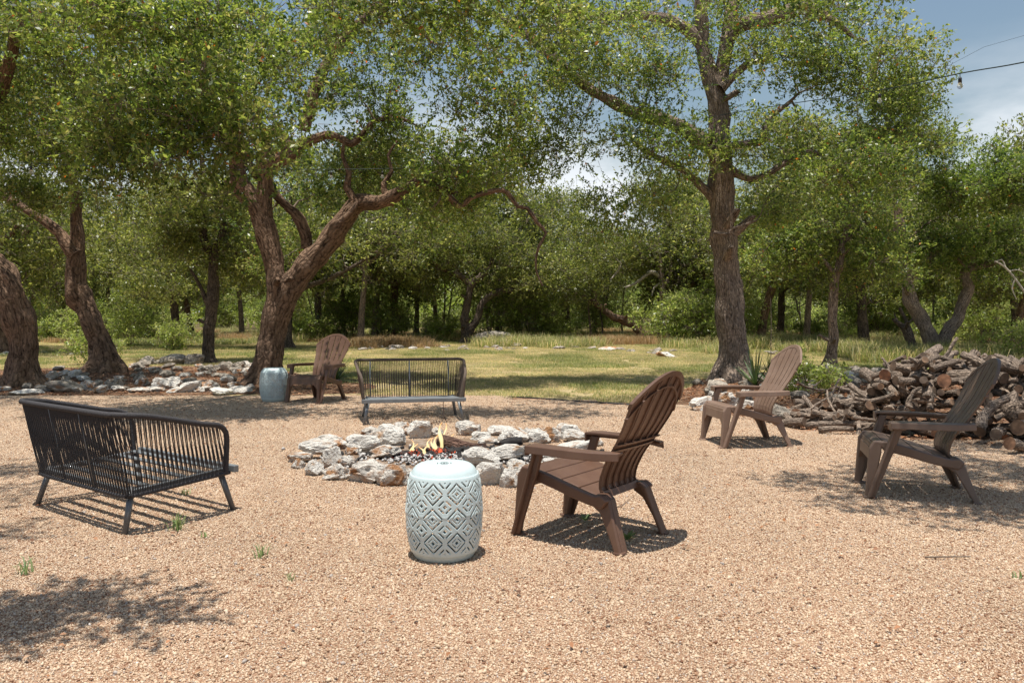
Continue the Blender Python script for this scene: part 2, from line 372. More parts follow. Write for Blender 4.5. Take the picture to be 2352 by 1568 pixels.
def ground_mat(name, cols, s1, s2, b1=.6, bd=.02, cell=None):
    m, nt, b, L = mat(name)
    tcn = node(nt, 'ShaderNodeTexCoord')
    n1 = node(nt, 'ShaderNodeTexNoise', Scale=s1, Detail=8.0, Roughness=.65); n2 = node(nt, 'ShaderNodeTexNoise', Scale=s2, Detail=4.0, Roughness=.7)
    L(tcn.outputs['Object'], n1.inputs['Vector']); L(tcn.outputs['Object'], n2.inputs['Vector'])
    r = ramp(nt, [(.3, cols[0]), (.5, cols[1]), (.7, cols[2])]); L(n1.outputs['Fac'], r.inputs[0])
    r2 = ramp(nt, [(.3, (.62, .60, .58)), (.7, (1.3, 1.3, 1.3))]); L(n2.outputs['Fac'], r2.inputs[0])
    mm = node(nt, 'ShaderNodeMixRGB', blend_type='MULTIPLY', Fac=.9); L(r.outputs[0], mm.inputs['Color1']); L(r2.outputs[0], mm.inputs['Color2'])
    L(mm.outputs[0], b.inputs['Base Color']); b.inputs['Roughness'].default_value = .95; b.inputs['Specular IOR Level'].default_value = .15
    bump(nt, b, n2.outputs['Fac'], b1, bd)
    return m
M_soil = ground_mat('woodland_floor', [(.10, .075, .045), (.20, .15, .085), (.22, .20, .10)], .6, 9)
M_lawn = ground_mat('dry_lawn', [(.24, .20, .095), (.36, .29, .15), (.46, .35, .22)], .45, 40)
M_bed = ground_mat('leaf_mould', [(.09, .055, .035), (.19, .11, .065), (.30, .20, .13)], 3.0, 45, .8, .02)
M_gravel = ground_mat('gravel_bed', [(.24, .14, .085), (.32, .20, .13), (.40, .265, .18)], 1.2, 90, .7, .01)
def pebble_mat():
    m, nt, b, L = mat('pebbles')
    g = node(nt, 'ShaderNodeNewGeometry')
    r = ramp(nt, [(0, (.17, .075, .038)), (.09, (.32, .175, .10)), (.22, (.47, .33, .213)), (.60, (.545, .405, .275)), (.88, (.61, .475, .34)), (.965, (.44, .36, .29)), (.992, (.36, .31, .27)), (1, (.78, .72, .64))])
    L(g.outputs['Random Per Island'], r.inputs[0])
    tcn = node(nt, 'ShaderNodeTexCoord'); oi = node(nt, 'ShaderNodeObjectInfo')
    hs = node(nt, 'ShaderNodeHueSaturation'); mr_ = node(nt, 'ShaderNodeMapRange'); mr_.inputs['From Min'].default_value = .3; mr_.inputs['From Max'].default_value = .7; mr_.inputs['To Min'].default_value = .84; mr_.inputs['To Max'].default_value = 1.1
    pn = node(nt, 'ShaderNodeTexNoise', Scale=1.1, Detail=7.0, Roughness=.7); L(g.outputs['Position'], pn.inputs['Vector'])
    L(pn.outputs['Fac'], mr_.inputs['Value']); L(mr_.outputs[0], hs.inputs['Value']); L(r.outputs[0], hs.inputs['Color'])
    L(hs.outputs[0], b.inputs['Base Color']); b.inputs['Roughness'].default_value = .62; b.inputs['Specular IOR Level'].default_value = .35
    return m
M_pebble = pebble_mat()

# ------------------------------------------------------------------ scatter of tiles (for stuff only)
HID = bpy.data.collections.new('tile_sources')
def scatter(name, meshes, pts, rots, scales, vids, kind_label, cat):
    src = bpy.data.collections.new(name+'_tiles')
    for i, me in enumerate(meshes):
        o = bpy.data.objects.new('%s_tile_%02d' % (name, i), me); src.objects.link(o)
    me = bpy.data.meshes.new(name); me.vertices.add(len(pts)); me.vertices.foreach_set('co', np.asarray(pts, dtype=np.float32).ravel())
    a = me.attributes.new('rot', 'FLOAT_VECTOR', 'POINT'); a.data.foreach_set('vector', np.asarray(rots, dtype=np.float32).ravel())
    a = me.attributes.new('scl', 'FLOAT_VECTOR', 'POINT'); a.data.foreach_set('vector', np.asarray(scales, dtype=np.float32).ravel())
    a = me.attributes.new('vid', 'INT', 'POINT'); a.data.foreach_set('value', np.asarray(vids, dtype=np.int32))
    o = bpy.data.objects.new(name, me); link(o)
    ng = bpy.data.node_groups.new(name, 'GeometryNodeTree')
    ng.interface.new_socket('Geometry', in_out='INPUT', socket_type='NodeSocketGeometry')
    ng.interface.new_socket('Geometry', in_out='OUTPUT', socket_type='NodeSocketGeometry')
    gi = ng.nodes.new('NodeGroupInput'); go = ng.nodes.new('NodeGroupOutput')
    ci = ng.nodes.new('GeometryNodeCollectionInfo'); ci.inputs['Collection'].default_value = src
    ci.inputs['Separate Children'].default_value = True; ci.inputs['Reset Children'].default_value = True
    ip = ng.nodes.new('GeometryNodeInstanceOnPoints'); ip.inputs['Pick Instance'].default_value = True
    def na(n, t):
        k = ng.nodes.new('GeometryNodeInputNamedAttribute'); k.data_type = t; k.inputs['Name'].default_value = n; return k
    r, s, v = na('rot', 'FLOAT_VECTOR'), na('scl', 'FLOAT_VECTOR'), na('vid', 'INT')
    l = ng.links.new
    l(gi.outputs[0], ip.inputs['Points']); l(ci.outputs[0], ip.inputs['Instance'])
    l(v.outputs['Attribute'], ip.inputs['Instance Index']); l(r.outputs['Attribute'], ip.inputs['Rotation']); l(s.outputs['Attribute'], ip.inputs['Scale'])
    l(ip.outputs[0], go.inputs[0])
    md = o.modifiers.new('scatter', 'NODES'); md.node_group = ng
    tag(o, kind_label, cat, kind='stuff')
    return o

def in_poly(x, y, poly):
    c = False; n = len(poly); j = n-1
    for i in range(n):
        xi, yi = poly[i]; xj, yj = poly[j]
        if (yi > y) != (yj > y) and x < (xj-xi)*(y-yi)/(yj-yi)+xi: c = not c
        j = i
    return c
def wobble(poly, step, amp, seed):
    rs = random.Random(seed); out = []
    for (a, b) in zip(poly, poly[1:]+poly[:1]):
        n = max(1, int(math.dist(a, b)/step))
        for k in range(n):
            t = k/n; x = a[0]+(b[0]-a[0])*t; y = a[1]+(b[1]-a[1])*t
            q = mnoise.noise(Vector((x*.9, y*.9, seed)))*amp
            out.append((x+q, y+mnoise.noise(Vector((x*1.3, y*1.3, seed+5)))*amp))
    return out
def sheet(name, poly, z, m, thick=.0):
    mb = MB(); mb.add([(x, y, z) for x, y in poly], [tuple(range(len(poly)))])
    o = mb.build(name, m); tag(o, kind='structure'); return o

# ------------------------------------------------------------------ the ground
mb = MB(); mb.add([(-900, -60, 0), (900, -60, 0), (900, 1500, 0), (-900, 1500, 0)], [(0, 1, 2, 3)])
tag(mb.build('ground', M_soil), kind='structure')
lawn_poly = wobble([(-34, 13.5), (-8, 12.5), (-3.4, 12.2), (-1, 11.4), (2.0, 11.0), (3.5, 11.5), (8, 11.8), (30, 12), (34, 33), (12, 36), (2, 35), (-6, 35.5), (-16, 36), (-34, 33)], .8, .7, 1)
sheet('lawn', lawn_poly, .004, M_lawn)
bedL = wobble([(-20, 11.0), gd(0, 908), gd(300, 912), gd(640, 908), gd(830, 905), gd(880, 888), gd(700, 862), gd(560, 838), gd(300, 842), gd(0, 850), (-20, 17)], .5, .45, 2)
bedR = wobble([gd(1560, 942), gd(1800, 978), gd(2000, 1005), gd(2352, 1030), (12, 7.2), (12, 12.5), gd(2352, 870), gd(2050, 858), gd(1850, 855), gd(1620, 872), gd(1540, 905)], .5, .3, 3)
sheet('planting_bed', bedL, .008, M_bed); sheet('planting_bed', bedR, .008, M_bed)
gravel_poly = wobble([(-20, -4), (20, -4), (20, 6.6), (9, 7.2), gd(2352, 1022), gd(2000, 1000), gd(1800, 972), gd(1600, 940), gd(1430, 928), gd(1180, 913), gd(1000, 908), gd(820, 908), gd(580, 910), gd(300, 914), gd(0, 914), (-12, 11.3), (-20, 10.5)], .6, .22, 4)
sheet('gravel_yard', gravel_poly, .012, M_gravel)

rng = np.random.default_rng(7)
# pebble tiles -------------------------------------------------
def ico():
    t = (1+5**.5)/2
    v = np.array([(-1, t, 0), (1, t, 0), (-1, -t, 0), (1, -t, 0), (0, -1, t), (0, 1, t), (0, -1, -t), (0, 1, -t), (t, 0, -1), (t, 0, 1), (-t, 0, -1), (-t, 0, 1)])
    f = np.array([(0, 11, 5), (0, 5, 1), (0, 1, 7), (0, 7, 10), (0, 10, 11), (1, 5, 9), (5, 11, 4), (11, 10, 2), (10, 7, 6), (7, 1, 8), (3, 9, 4), (3, 4, 2), (3, 2, 6), (3, 6, 8), (3, 8, 9), (4, 9, 5), (2, 4, 11), (6, 2, 10), (8, 6, 7), (9, 8, 1)])
    return v/np.linalg.norm(v[0]), f
IV, IF = ico()
def rand_rot(n, r):
    q = r.normal(size=(n, 4)); q /= np.linalg.norm(q, axis=1, keepdims=True); w, x, y, z = q.T
    return np.stack([1-2*(y*y+z*z), 2*(x*y-z*w), 2*(x*z+y*w), 2*(x*y+z*w), 1-2*(x*x+z*z), 2*(y*z-x*w), 2*(x*z-y*w), 2*(y*z+x*w), 1-2*(x*x+y*y)], -1).reshape(n, 3, 3)
TS = .6
def pebble_tile(seed):
    r = np.random.default_rng(seed); n = 6300
    # jittered grid keeps the cover even
    g = int(math.sqrt(n)); gx, gy = np.meshgrid(np.arange(g), np.arange(g)); n = g*g
    p = (np.stack([gx.ravel(), gy.ravel()], -1)+r.uniform(-.35, 1.35, (n, 2)))/g*TS-TS/2
    s = np.clip(np.exp(r.normal(math.log(.0034), .34, n)), .0020, .0115)
    sc = np.stack([s*r.uniform(.9, 1.35, n), s*r.uniform(.75, 1.1, n), s*r.uniform(.55, .9, n)], -1)
    R = rand_rot(n, r)
    jit = 1+r.uniform(-.22, .22, (n, 12, 1))
    V = (IV[None]*jit*sc[:, None, :]) @ np.transpose(R, (0, 2, 1))
    V[:, :, :2] += p[:, None, :]; V[:, :, 2] += (s*r.uniform(-.15, .75, n))[:, None]
    F = (IF[None]+np.arange(n)[:, None, None]*12).reshape(-1, 3)
    return np_mesh('pebble_tile', V.reshape(-1, 3), F, M_pebble, smooth=True)
tiles = [pebble_tile(i) for i in range(2)]
P, R_, S_, VI = [], [], [], []
for iy in range(int(2.0/TS), int(14/TS)):
    for ix in range(-24, 25):
        x, y = ix*TS+.3, iy*TS+.3
        if abs(x) > .72*y+1.3: continue
        if not in_poly(x, y, gravel_poly): continue
        P.append((x, y, .012)); R_.append((0, 0, rng.integers(4)*math.pi/2)); S_.append((1, 1, 1)); VI.append(rng.integers(2))
scatter('gravel', tiles, P, R_, S_, VI, 'tan crushed gravel covering the yard around the fire ring', 'gravel')

# grass tiles -------------------------------------------------
def blade_geo(n, size, hmin, hmax, w, r, lean=1.3):
    base = np.zeros((n, 3)); base[:, :2] = r.uniform(-size/2, size/2, (n, 2))
    h = r.uniform(hmin, hmax, n); a = r.uniform(0, 2*np.pi, n); l = r.uniform(.1, 1, n)*lean
    d = np.stack([np.cos(a), np.sin(a), np.zeros(n)], -1); s = np.stack([-np.sin(a), np.cos(a), np.zeros(n)], -1)
    ww = w*r.uniform(.6, 1.2, n)[:, None]
    mid = base+d*(h*l*.35)[:, None]; mid[:, 2] += h*.6
    tip = base+d*(h*l)[:, None]; tip[:, 2] += h*(1-.35*l)
    V = np.stack([base-s*ww, base+s*ww, mid+s*ww*.7, mid-s*ww*.7, tip], 1).reshape(-1, 3)
    k = np.arange(n)[:, None]*5
    F = np.concatenate([np.stack([k[:, 0], k[:, 0]+1, k[:, 0]+2], -1), np.stack([k[:, 0], k[:, 0]+2, k[:, 0]+3], -1), np.stack([k[:, 0]+3, k[:, 0]+2, k[:, 0]+4], -1)])
    rn = r.uniform(0, 1, n); return V, F, np.tile(rn, 3)
def grass_tile(seed, n, size, hmin, hmax, w, m, bias=0):
    r = np.random.default_rng(seed); V, F, rn = blade_geo(n, size, hmin, hmax, w, r)
    return np_mesh('grass_tile', V, F, m, rnd=np.clip(rn+bias, 0, 1))
gt = [grass_tile(10, 2600, 1.0, .02, .06, .003, M_grass), grass_tile(11, 2600, 1.0, .02, .05, .003, M_grass, .18), grass_tile(12, 2300, 1.0, .025, .085, .0035, M_grass, -.25)]
P, R_, S_, VI = [], [], [], []
for iy in range(10, 37):
    for ix in range(-26, 27):
        x, y = ix+.5, iy+.5
        if abs(x) > .68*y+1.5 or not in_poly(x, y, lawn_poly) or in_poly(x, y, bedL) or in_poly(x, y, bedR) or in_poly(x, y, gravel_poly): continue
        k = mnoise.noise(Vector((x*.35, y*.35, 3)))+rng.normal()*.16
        sc = 1+.3*k+(.4 if y > 20 else 0)
        P.append((x+rng.uniform(-.3, .3), y+rng.uniform(-.3, .3), .004)); R_.append((0, 0, rng.uniform(0, 6.28))); S_.append((1.15, 1.15, sc)); VI.append(2 if k > .24 else (1 if k < -.02 else 0))
scatter('grass', gt, P, R_, S_, VI, 'short half dry lawn grass between the gravel and the wood', 'grass')
# tall weeds along the edge of the wood
tt = [grass_tile(20, 900, 1.4, .15, .5, .007, M_drygrass), grass_tile(21, 800, 1.4, .15, .6, .008, M_grass, -.1), grass_tile(22, 500, 1.4, .08, .28, .010, M_grass, -.3)]
P, R_, S_, VI = [], [], [], []
for i in range(430):
    y = rng.uniform(33.5, 52); x = rng.uniform(-.7*y, .7*y)
    P.append((x, y, 0)); R_.append((0, 0, rng.uniform(0, 6.28))); s = rng.uniform(.5, 1.15); S_.append((1, 1, s)); VI.append(int(rng.integers(3)))
for (px, py, n, v) in [(880, 797, 8, 0), (860, 795, 6, 0), (1230, 796, 9, 1), (1400, 790, 10, 0), (1700, 800, 10, 1), (1760, 795, 10, 0), (1960, 800, 14, 1), (2080, 830, 9, 1), (2180, 826, 12, 1), (2290, 830, 12, 1), (1900, 810, 8, 1), (500, 790, 9, 2), (330, 790, 8, 2)]:
    gx, gy = gd(px, py)
    for k in range(n):
        P.append((gx+rng.normal()*1.1, gy+rng.normal()*.7, 0)); R_.append((0, 0, rng.uniform(0, 6.28))); S_.append((1, 1, rng.uniform(.7, 1.2))); VI.append(v)
scatter('tall_grass', tt, P, R_, S_, VI, 'tall tan and green weeds along the edge of the wood', 'weeds')
# dead leaves
def litter(name, n, polys, zs, size, label, dens=None):
    r = np.random.default_rng(hash(name) % 1000 if False else len(name)*7+n % 13); C = []
    while len(C) < n:
        k = int(r.integers(len(polys))); x = r.uniform(polys[k][0], polys[k][1]); y = r.uniform(polys[k][2], polys[k][3])
        if dens is None or dens(x, y, r): C.append((x, y, zs))
    C = np.array(C); a = r.uniform(0, 6.28, n); A = np.stack([np.cos(a), np.sin(a), r.uniform(-.25, .35, n)], -1)
    Nn = np.stack([r.normal(size=n)*.3, r.normal(size=n)*.3, np.ones(n)], -1)
    sz = size*r.uniform(.6, 1.3, n)
    V, F = leaf_geo(C+np.array([0, 0, .004]), A, Nn, sz, sz*.5, .25)
    me = np_mesh(name, V, F, M_litter, rnd=r.uniform(0, 1, n)); o = bpy.data.objects.new(name, me); link(o)
    tag(o, label, 'dead leaves', kind='stuff'); return o
def leaf_geo(C, A, Nn, Ls, Ws, fold=.18):
    A = A/np.linalg.norm(A, axis=1, keepdims=True)
    Nn = Nn-A*np.sum(Nn*A, 1, keepdims=True); Nn /= np.maximum(np.linalg.norm(Nn, axis=1, keepdims=True), 1e-6)
    S = np.cross(A, Nn); Lc = Ls[:, None]; Wc = Ws[:, None]
    m = C+A*Lc*.52+Nn*Wc*fold
    V = np.stack([C, m+S*Wc*.5, C+A*Lc, m-S*Wc*.5], 1).reshape(-1, 3)
    F = np.arange(len(C)*4).reshape(-1, 4); return V, F
litter('bed_litter', 26000, [(-12, -1.6, 11.3, 18.5), (2.4, 8, 7.3, 15)], .009, .05, 'brown fallen oak leaves under the rocks and trees', lambda x, y, r: in_poly(x, y, bedL) or in_poly(x, y, bedR))
litter('gravel_litter', 3600, [(-8, 8, 2.2, 11.5)], .024, .030, 'scattered fallen leaves lying on the gravel', lambda x, y, r: in_poly(x, y, gravel_poly) and abs(x) < .7*y+1 and (r.uniform() < .35 or y > 8.3))

# ------------------------------------------------------------------ trees
class Crown:
    def __init__(s): s.V = []; s.F = []; s.r = []; s.n = 0
    def add(s, V, F, r): s.V.append(V); s.F.append(F+s.n); s.r.append(r); s.n += len(V)

def grow(limbs, blobs, base, seed, leaf=.06, per=37, spr=9, twig_min=.006, crad=.42, bias=0., jag=1.0):
    """limbs: list of paths (x,y,z,r); blobs: (x,y,z, rx,ry,rz, n clumps)
    -> twig tubes + leaf arrays, all relative to base"""
    r = np.random.default_rng(seed)
    nodes = np.vstack([smooth_path(l, .25) for l in limbs])
    pos = nodes[:, :3].copy(); rad = nodes[:, 3].copy()
    clumps = []
    for (x, y, z, rx, ry, rz, n) in blobs:
        u = r.normal(size=(n, 3)); u /= np.linalg.norm(u, axis=1, keepdims=True)
        u *= (r.uniform(0, 1, n)**(1/2.4))[:, None]
        clumps.append(u*np.array([rx, ry, rz])+np.array([x, y, z]))
    C = np.vstack(clumps)
    dr = r.uniform(size=len(C)) < .22; C[dr, 2] -= r.uniform(.1, .65, dr.sum())
    D = np.array([np.min(np.linalg.norm(pos-c, axis=1)) for c in C]); C = C[np.argsort(D)]
    tw = MBt()
    for c in C:
        d = np.linalg.norm(pos-c, axis=1)+(rad > .12)*.3+(pos[:, 2] > c[2]+.6)*.4
        i = int(np.argmin(d)); a = pos[i]; dist = np.linalg.norm(c-a)
        k = max(4, int(dist/.22)+2); t = np.linspace(0, 1, k)[:, None]
        path = a+(c-a)*t; ar = dist*.14*r.uniform(.3, 1)
        path[:, 2] += (np.sin(t[:, 0]*np.pi)*ar*(1 if r.uniform() < .7 else -1))
        jn = r.normal(size=(k, 3))*.055*jag*min(1, dist); jn[0] = 0; path += jn
        r0 = min(rad[i]*.72, .013+.024*dist); rr = np.linspace(r0, twig_min, k)
        tw.tube(path-base, rr, 5 if r0 > .02 else 4)
        pos = np.vstack([pos, path[1:]]); rad = np.concatenate([rad, rr[1:]])
    cr = Crown(); nc = len(C); n = nc*per
    cs = crad*r.uniform(.65, 1.35, nc)
    # sprigs around every clump centre
    ci = np.repeat(np.arange(nc), per)
    u = r.normal(size=(n, 3)); u /= np.linalg.norm(u, axis=1, keepdims=True)
    rad_ = (r.uniform(0, 1, n)**(1/2.))[:, None]
    off = u*rad_*np.stack([cs[ci]*1.15, cs[ci]*1.15, cs[ci]*.62], -1)
    B = C[ci]+off
    d = u+np.array([0, 0, .25])+r.normal(size=(n, 3))*.45; d /= np.linalg.norm(d, axis=1, keepdims=True)
    # sprig stems (one sliver each)
    L_ = leaf*r.uniform(2.0, 3.6, n)
    s0 = B-base; s1 = s0+d*L_[:, None]; sw = np.cross(d, r.normal(size=(n, 3))); sw /= np.maximum(np.linalg.norm(sw, axis=1, keepdims=True), 1e-6)
    w0 = .0035*leaf/.055
    tw.sliv(np.stack([s0-sw*w0-d*L_[:, None]*.6, s0+sw*w0-d*L_[:, None]*.6, s1], 1))
    m = n*spr; si = np.repeat(np.arange(n), spr)
    tpos = np.tile((np.arange(spr)+.5)/spr, n)+r.uniform(-.05, .05, m)
    c0 = s0[si]+d[si]*(L_[si]*tpos)[:, None]
    ax = d[si]*.55+r.normal(size=(m, 3))*.75; ax[:, 2] += .1
    nn = r.normal(size=(m, 3))*.75; nn[:, 2] += .8
    ls = leaf*r.uniform(.45, 1.45, m)
    V, F = leaf_geo(c0, ax, nn, ls, ls*.48)
    tone = np.clip(.5+.27*r.normal(size=m)+(r.normal(size=nc)*.15)[ci][si]+bias, 0, .97)
    tone[r.uniform(size=m) < .006] = 1.0
    return tw, V, F, tone

class MBt:
    def __init__(s): s.V = []; s.F = []; s.UV = []; s.n = 0; s.T = []
    def tube(s, P, R, sides, lump=0, seed=0):
        V, F, UV = tube_geo(P, R, sides, lump, seed); s.V.append(V); s.F.append(F+s.n); s.UV.append(UV); s.n += len(V)
    def sliv(s, T): s.T.append(T)
    def mesh(s, name, m):
        V = np.vstack(s.V); F = np.vstack(s.F)
        if s.T:
            T = np.vstack(s.T); k = len(T); b = len(V)
            V = np.vstack([V, T.reshape(-1, 3)]); tf = b+np.arange(k*3).reshape(-1, 3)
            # triangles stored as degenerate-free quads through an extra mid point are wasteful: split quads instead
            F3 = np.vstack([F[:, [0, 1, 2]], F[:, [0, 2, 3]], tf])
            return np_mesh(name, V, F3, m)
        return np_mesh(name, V, F, m, UV=np.vstack(s.UV), smooth=True)

def add_tree(label, trunk, limbs, blobs, seed, m_bark=None, m_leaf=None, group=None, dead=(), lump=.25, name='oak_tree', **kw):
    m_bark = m_bark or M_bark; m_leaf = m_leaf or M_leaf
    base = np.array([trunk[0][0], trunk[0][1], 0.0])
    root = empty(name, tuple(base)); tag(root, label, 'tree', group)
    def roots(V, p, seed_):
        z = V[:, 2]; lo = np.clip(z, 0, None) < .9; c = np.stack([np.interp(z, p[:, 2], p[:, 0]-base[0]), np.interp(z, p[:, 2], p[:, 1]-base[1])], -1) if False else None
        x0, y0 = p[0, 0]-base[0], p[0, 1]-base[1]
        for i in np.nonzero(lo)[0]:
            dx, dy = V[i, 0]-x0, V[i, 1]-y0; a = math.atan2(dy, dx); k = .5+.5*math.sin(a*5+seed_+1.3*math.sin(a*2+seed_))
            f = 1+.75*k*math.exp(-max(0, V[i, 2])/.16)*(1 if V[i, 2] < .6 else .0)
            V[i, 0] = x0+dx*f; V[i, 1] = y0+dy*f
    def wood(path, nm, sides, flare=False):
        p = smooth_path(path, .09 if path[0][3] > .1 else .14); P = p[:, :3]-base; R = p[:, 3].copy()
        if flare:
            zz = np.clip(P[:, 2], 0, None); R *= 1+.34*np.exp(-zz/.22); P[0, 2] = -.12; R *= .9
        t = MBt(); t.tube(P, R, sides, lump, seed)
        if flare: roots(t.V[0], p, seed)
        o = bpy.data.objects.new(nm, t.mesh(nm, m_bark)); return link(o, root)
    wood(trunk, 'trunk', 36, True)
    if name == 'oak_tree' and label != 'x' and seed != 3:
        rq = random.Random(seed*7+1); tp = smooth_path(trunk, .15)
        for k in range(5):
            q = tp[int(len(tp)*rq.uniform(.15, .8))]; a = rq.uniform(0, 6.28); dv = np.array([math.cos(a), math.sin(a)-.4, rq.uniform(.1, .9)]); l0 = rq.uniform(.10, .28)+q[3]; c0 = q[:3]-base
            t = MBt(); t.tube([c0, c0+dv*l0*.55, c0+dv*l0*.85+np.array([0, 0, .03]), c0+dv*l0], [q[3]*.42, q[3]*.30, q[3]*.24, q[3]*.05], 10, .3, k)
            link(bpy.data.objects.new('branch_stub', t.mesh('branch_stub', m_bark)), root)
    for l in limbs: wood(l, 'limb', 16 if l[0][3] > .08 else 10)
    for l in dead:
        p = smooth_path(l, .14); t = MBt(); t.tube(p[:, :3]-base, p[:, 3], 8, lump, seed)
        link(bpy.data.objects.new('dead_branch', t.mesh('dead_branch', M_deadtwig)), root)
    if blobs:
        tw, V, F, tone = grow([trunk]+list(limbs), blobs, base, seed, **kw)
        link(tag(bpy.data.objects.new('twigs', tw.mesh('twigs', M_twig)), kind='stuff'), root)
        link(tag(bpy.data.objects.new('crown', np_mesh('crown', V, F, m_leaf, rnd=tone)), kind='stuff'), root)
    return root

def pth(K, d, pts):           # pts: (cx, cy, half width in crop px [, depth]); K crop fn with scale attribute
    f, s = K; out = []
    for p in pts:
        dd = p[3] if len(p) > 3 else d
        q = f(p[0], p[1]); out.append((*at(q[0], q[1], dd), p[2]/s*.91875/FP*dd))
    return out
def bl(px, py, d, rx, rz, n, ry=None):
    x, y, z = at(px, py, d); return (x, y, z, rx, ry or rx*.9, rz, n)

K8 = (crop(500, 250, 2.148), 2.148); KA = (crop(0, 560, 3.36), 3.36); K5 = (crop(0, 0, 2.24), 2.24)
KR = (crop(1700, 550, 2.735), 2.735); K7 = (crop(1650, 0, 2.24), 2.24); K6 = (crop(850, 300, 2.412), 2.412); KD = (lambda x, y: (x, y), .91875)

# 1. the big twin-stemmed oak
D1 = 14.2
add_tree('large twin-stemmed live oak behind the far stool, with a loop-shaped knot in its limb',
    pth(K8, D1, [(345, 1520, 80), (372, 1350, 78), (400, 1180, 72), (408, 1050, 58), (405, 930, 55), (385, 800, 55), (350, 690, 62), (305, 590, 58), (240, 490, 52), (205, 420, 47), (195, 330, 46), (185, 230, 44, 13.9), (150, 90, 34, 13.4), (60, -60, 25, 12.8)]),
    [pth(K8, D1, [(395, 1230, 60), (440, 1110, 62), (500, 990, 66), (590, 870, 66), (680, 770, 62), (760, 670, 52), (825, 575, 46), (870, 548, 40, 14.0), (940, 552, 42, 13.9), (1010, 532, 38, 13.7), (1075, 500, 34, 13.5), (1130, 462, 27, 13.4), (1200, 440, 22, 13.3), (1290, 470, 19, 13.2), (1380, 505, 17, 13.1)]),
     pth(K8, 13.9, [(805, 590, 30), (830, 540, 22), (790, 470, 18), (800, 390, 15), (765, 300, 11), (780, 200, 7)]),
     pth(K8, 13.7, [(1000, 520, 20), (985, 450, 16), (1030, 380, 12), (1010, 300, 8), (1060, 220, 5)]),
     pth(K8, 13.9, [(760, 660, 26, 13.75), (815, 600, 20, 13.7), (840, 560, 13, 13.7), (850, 545, 5, 13.7)]),
     pth(K8, D1, [(345, 680, 45), (345, 560, 42), (345, 450, 40), (345, 360, 42), (345, 260, 36), (350, 190, 28), (400, 170, 24), (450, 200, 28), (475, 270, 34)]),
     pth(K8, D1, [(345, 350, 38), (410, 325, 40), (480, 300, 38), (560, 235, 30), (640, 200, 28), (700, 190, 24), (770, 215, 22), (815, 235, 18), (870, 190, 17), (940, 115, 15), (1050, 95, 13), (1130, 120, 9)]),
     pth(K8, D1+.3, [(570, 800, 34), (565, 710, 30), (520, 620, 26), (460, 565, 22), (400, 500, 20), (375, 460, 18), (300, 400, 22), (235, 300, 22), (215, 240, 18)]),
     pth(K6, 13.0, [(560, 400, 17), (620, 430, 17), (690, 492, 18), (730, 520, 18), (775, 480, 17), (820, 455, 18), (940, 425, 15), (1010, 437, 14), (1070, 520, 13), (1130, 532, 13), (1190, 620, 11), (1242, 680, 10), (1200, 760, 9), (1180, 850, 8), (1190, 930, 6), (1222, 1000, 4)]),
     pth(KD, 13.6, [(700, 300, 14), (720, 220, 13), (760, 130, 12), (820, 60, 10), (880, 0, 8)]),
     pth(KD, 12.6, [(555, 250, 16), (500, 190, 14, 11.6), (420, 200, 11, 10.8), (330, 190, 8, 10.2)])],
    [bl(430, 275, 9.6, 1.55, .42, 56, .8), bl(520, 190, 10.8, 1.5, .42, 34, .7), bl(640, 130, 12.4, 1.3, .5, 30, .8), bl(300, 340, 9.9, .8, .22, 12, .6), bl(280, 110, 12.8, 1.5, .5, 30, .9),
     bl(860, 160, 14.8, 1.2, .8, 26), bl(900, 320, 15.2, 1.4, .5, 32), bl(1080, 390, 13.8, 1.2, .4, 24), bl(1010, 395, 12.9, .65, .25, 12), bl(1130, 240, 13.4, 1.0, .7, 24),
     bl(740, 430, 15.4, .8, .4, 10), bl(650, 560, 15.5, .9, .6, 14), bl(880, 410, 15.6, 1.2, .3, 14), bl(1000, 465, 14.6, .9, .25, 9), bl(1180, 360, 14.6, .8, .5, 12), bl(790, 20, 15, 1.5, .6, 20), bl(1020, 90, 13, 1.1, .7, 20), bl(380, 20, 14, 1.8, .6, 30), (-.9, 9.3, 4.9, 2.0, .5, .2, 34), (-4.3, 9.1, 4.6, 1.9, .45, .2, 30)],
    seed=1, leaf=.064, per=31, spr=9)

# 2. left oak with the dead branch
D2 = 16.9
add_tree('gnarled oak with burls on its bent trunk and a bare limb reaching left',
    pth(KA, D2, [(915, 1260, 118), (850, 1010, 106), (795, 860, 92), (715, 710, 92), (650, 590, 108), (625, 470, 88), (635, 330, 84), (655, 190, 66), (650, 60, 55), (640, 0, 50)]) +
    pth(K5, D2, [(425, 1180, 38), (430, 1060, 34), (375, 985, 32), (365, 930, 30), (405, 860, 30), (432, 750, 28), (430, 650, 26), (465, 600, 24, 16.4), (440, 480, 20, 16), (380, 330, 15, 15.5)]),
    [pth(K5, D2-.1, [(430, 1430, 36), (385, 1385, 34), (330, 1300, 28), (260, 1245, 27), (180, 1195, 24), (90, 1140, 22), (0, 1085, 19), (-120, 1040, 12)]),
     pth(K5, D2, [(430, 660, 20), (520, 610, 14), (620, 570, 11), (700, 590, 8)]),
     pth(K5, D2, [(400, 870, 16), (280, 800, 13, 16), (180, 760, 9, 15.5)]),
     pth(K5, 15, [(440, 480, 16), (560, 330, 12), (600, 200, 9)])],
    [bl(140, 320, 14.0, 1.2, .55, 38), bl(60, 180, 14.8, 1.4, .6, 34), bl(230, 190, 15.4, 1.2, .7, 28), bl(60, 420, 15.5, .9, .5, 16), bl(210, 330, 16, .9, .6, 18), bl(130, 40, 16, 1.7, .7, 26), bl(-120, 250, 14, 1.4, 1.4, 24)],
    seed=2, leaf=.066, per=31, spr=9)

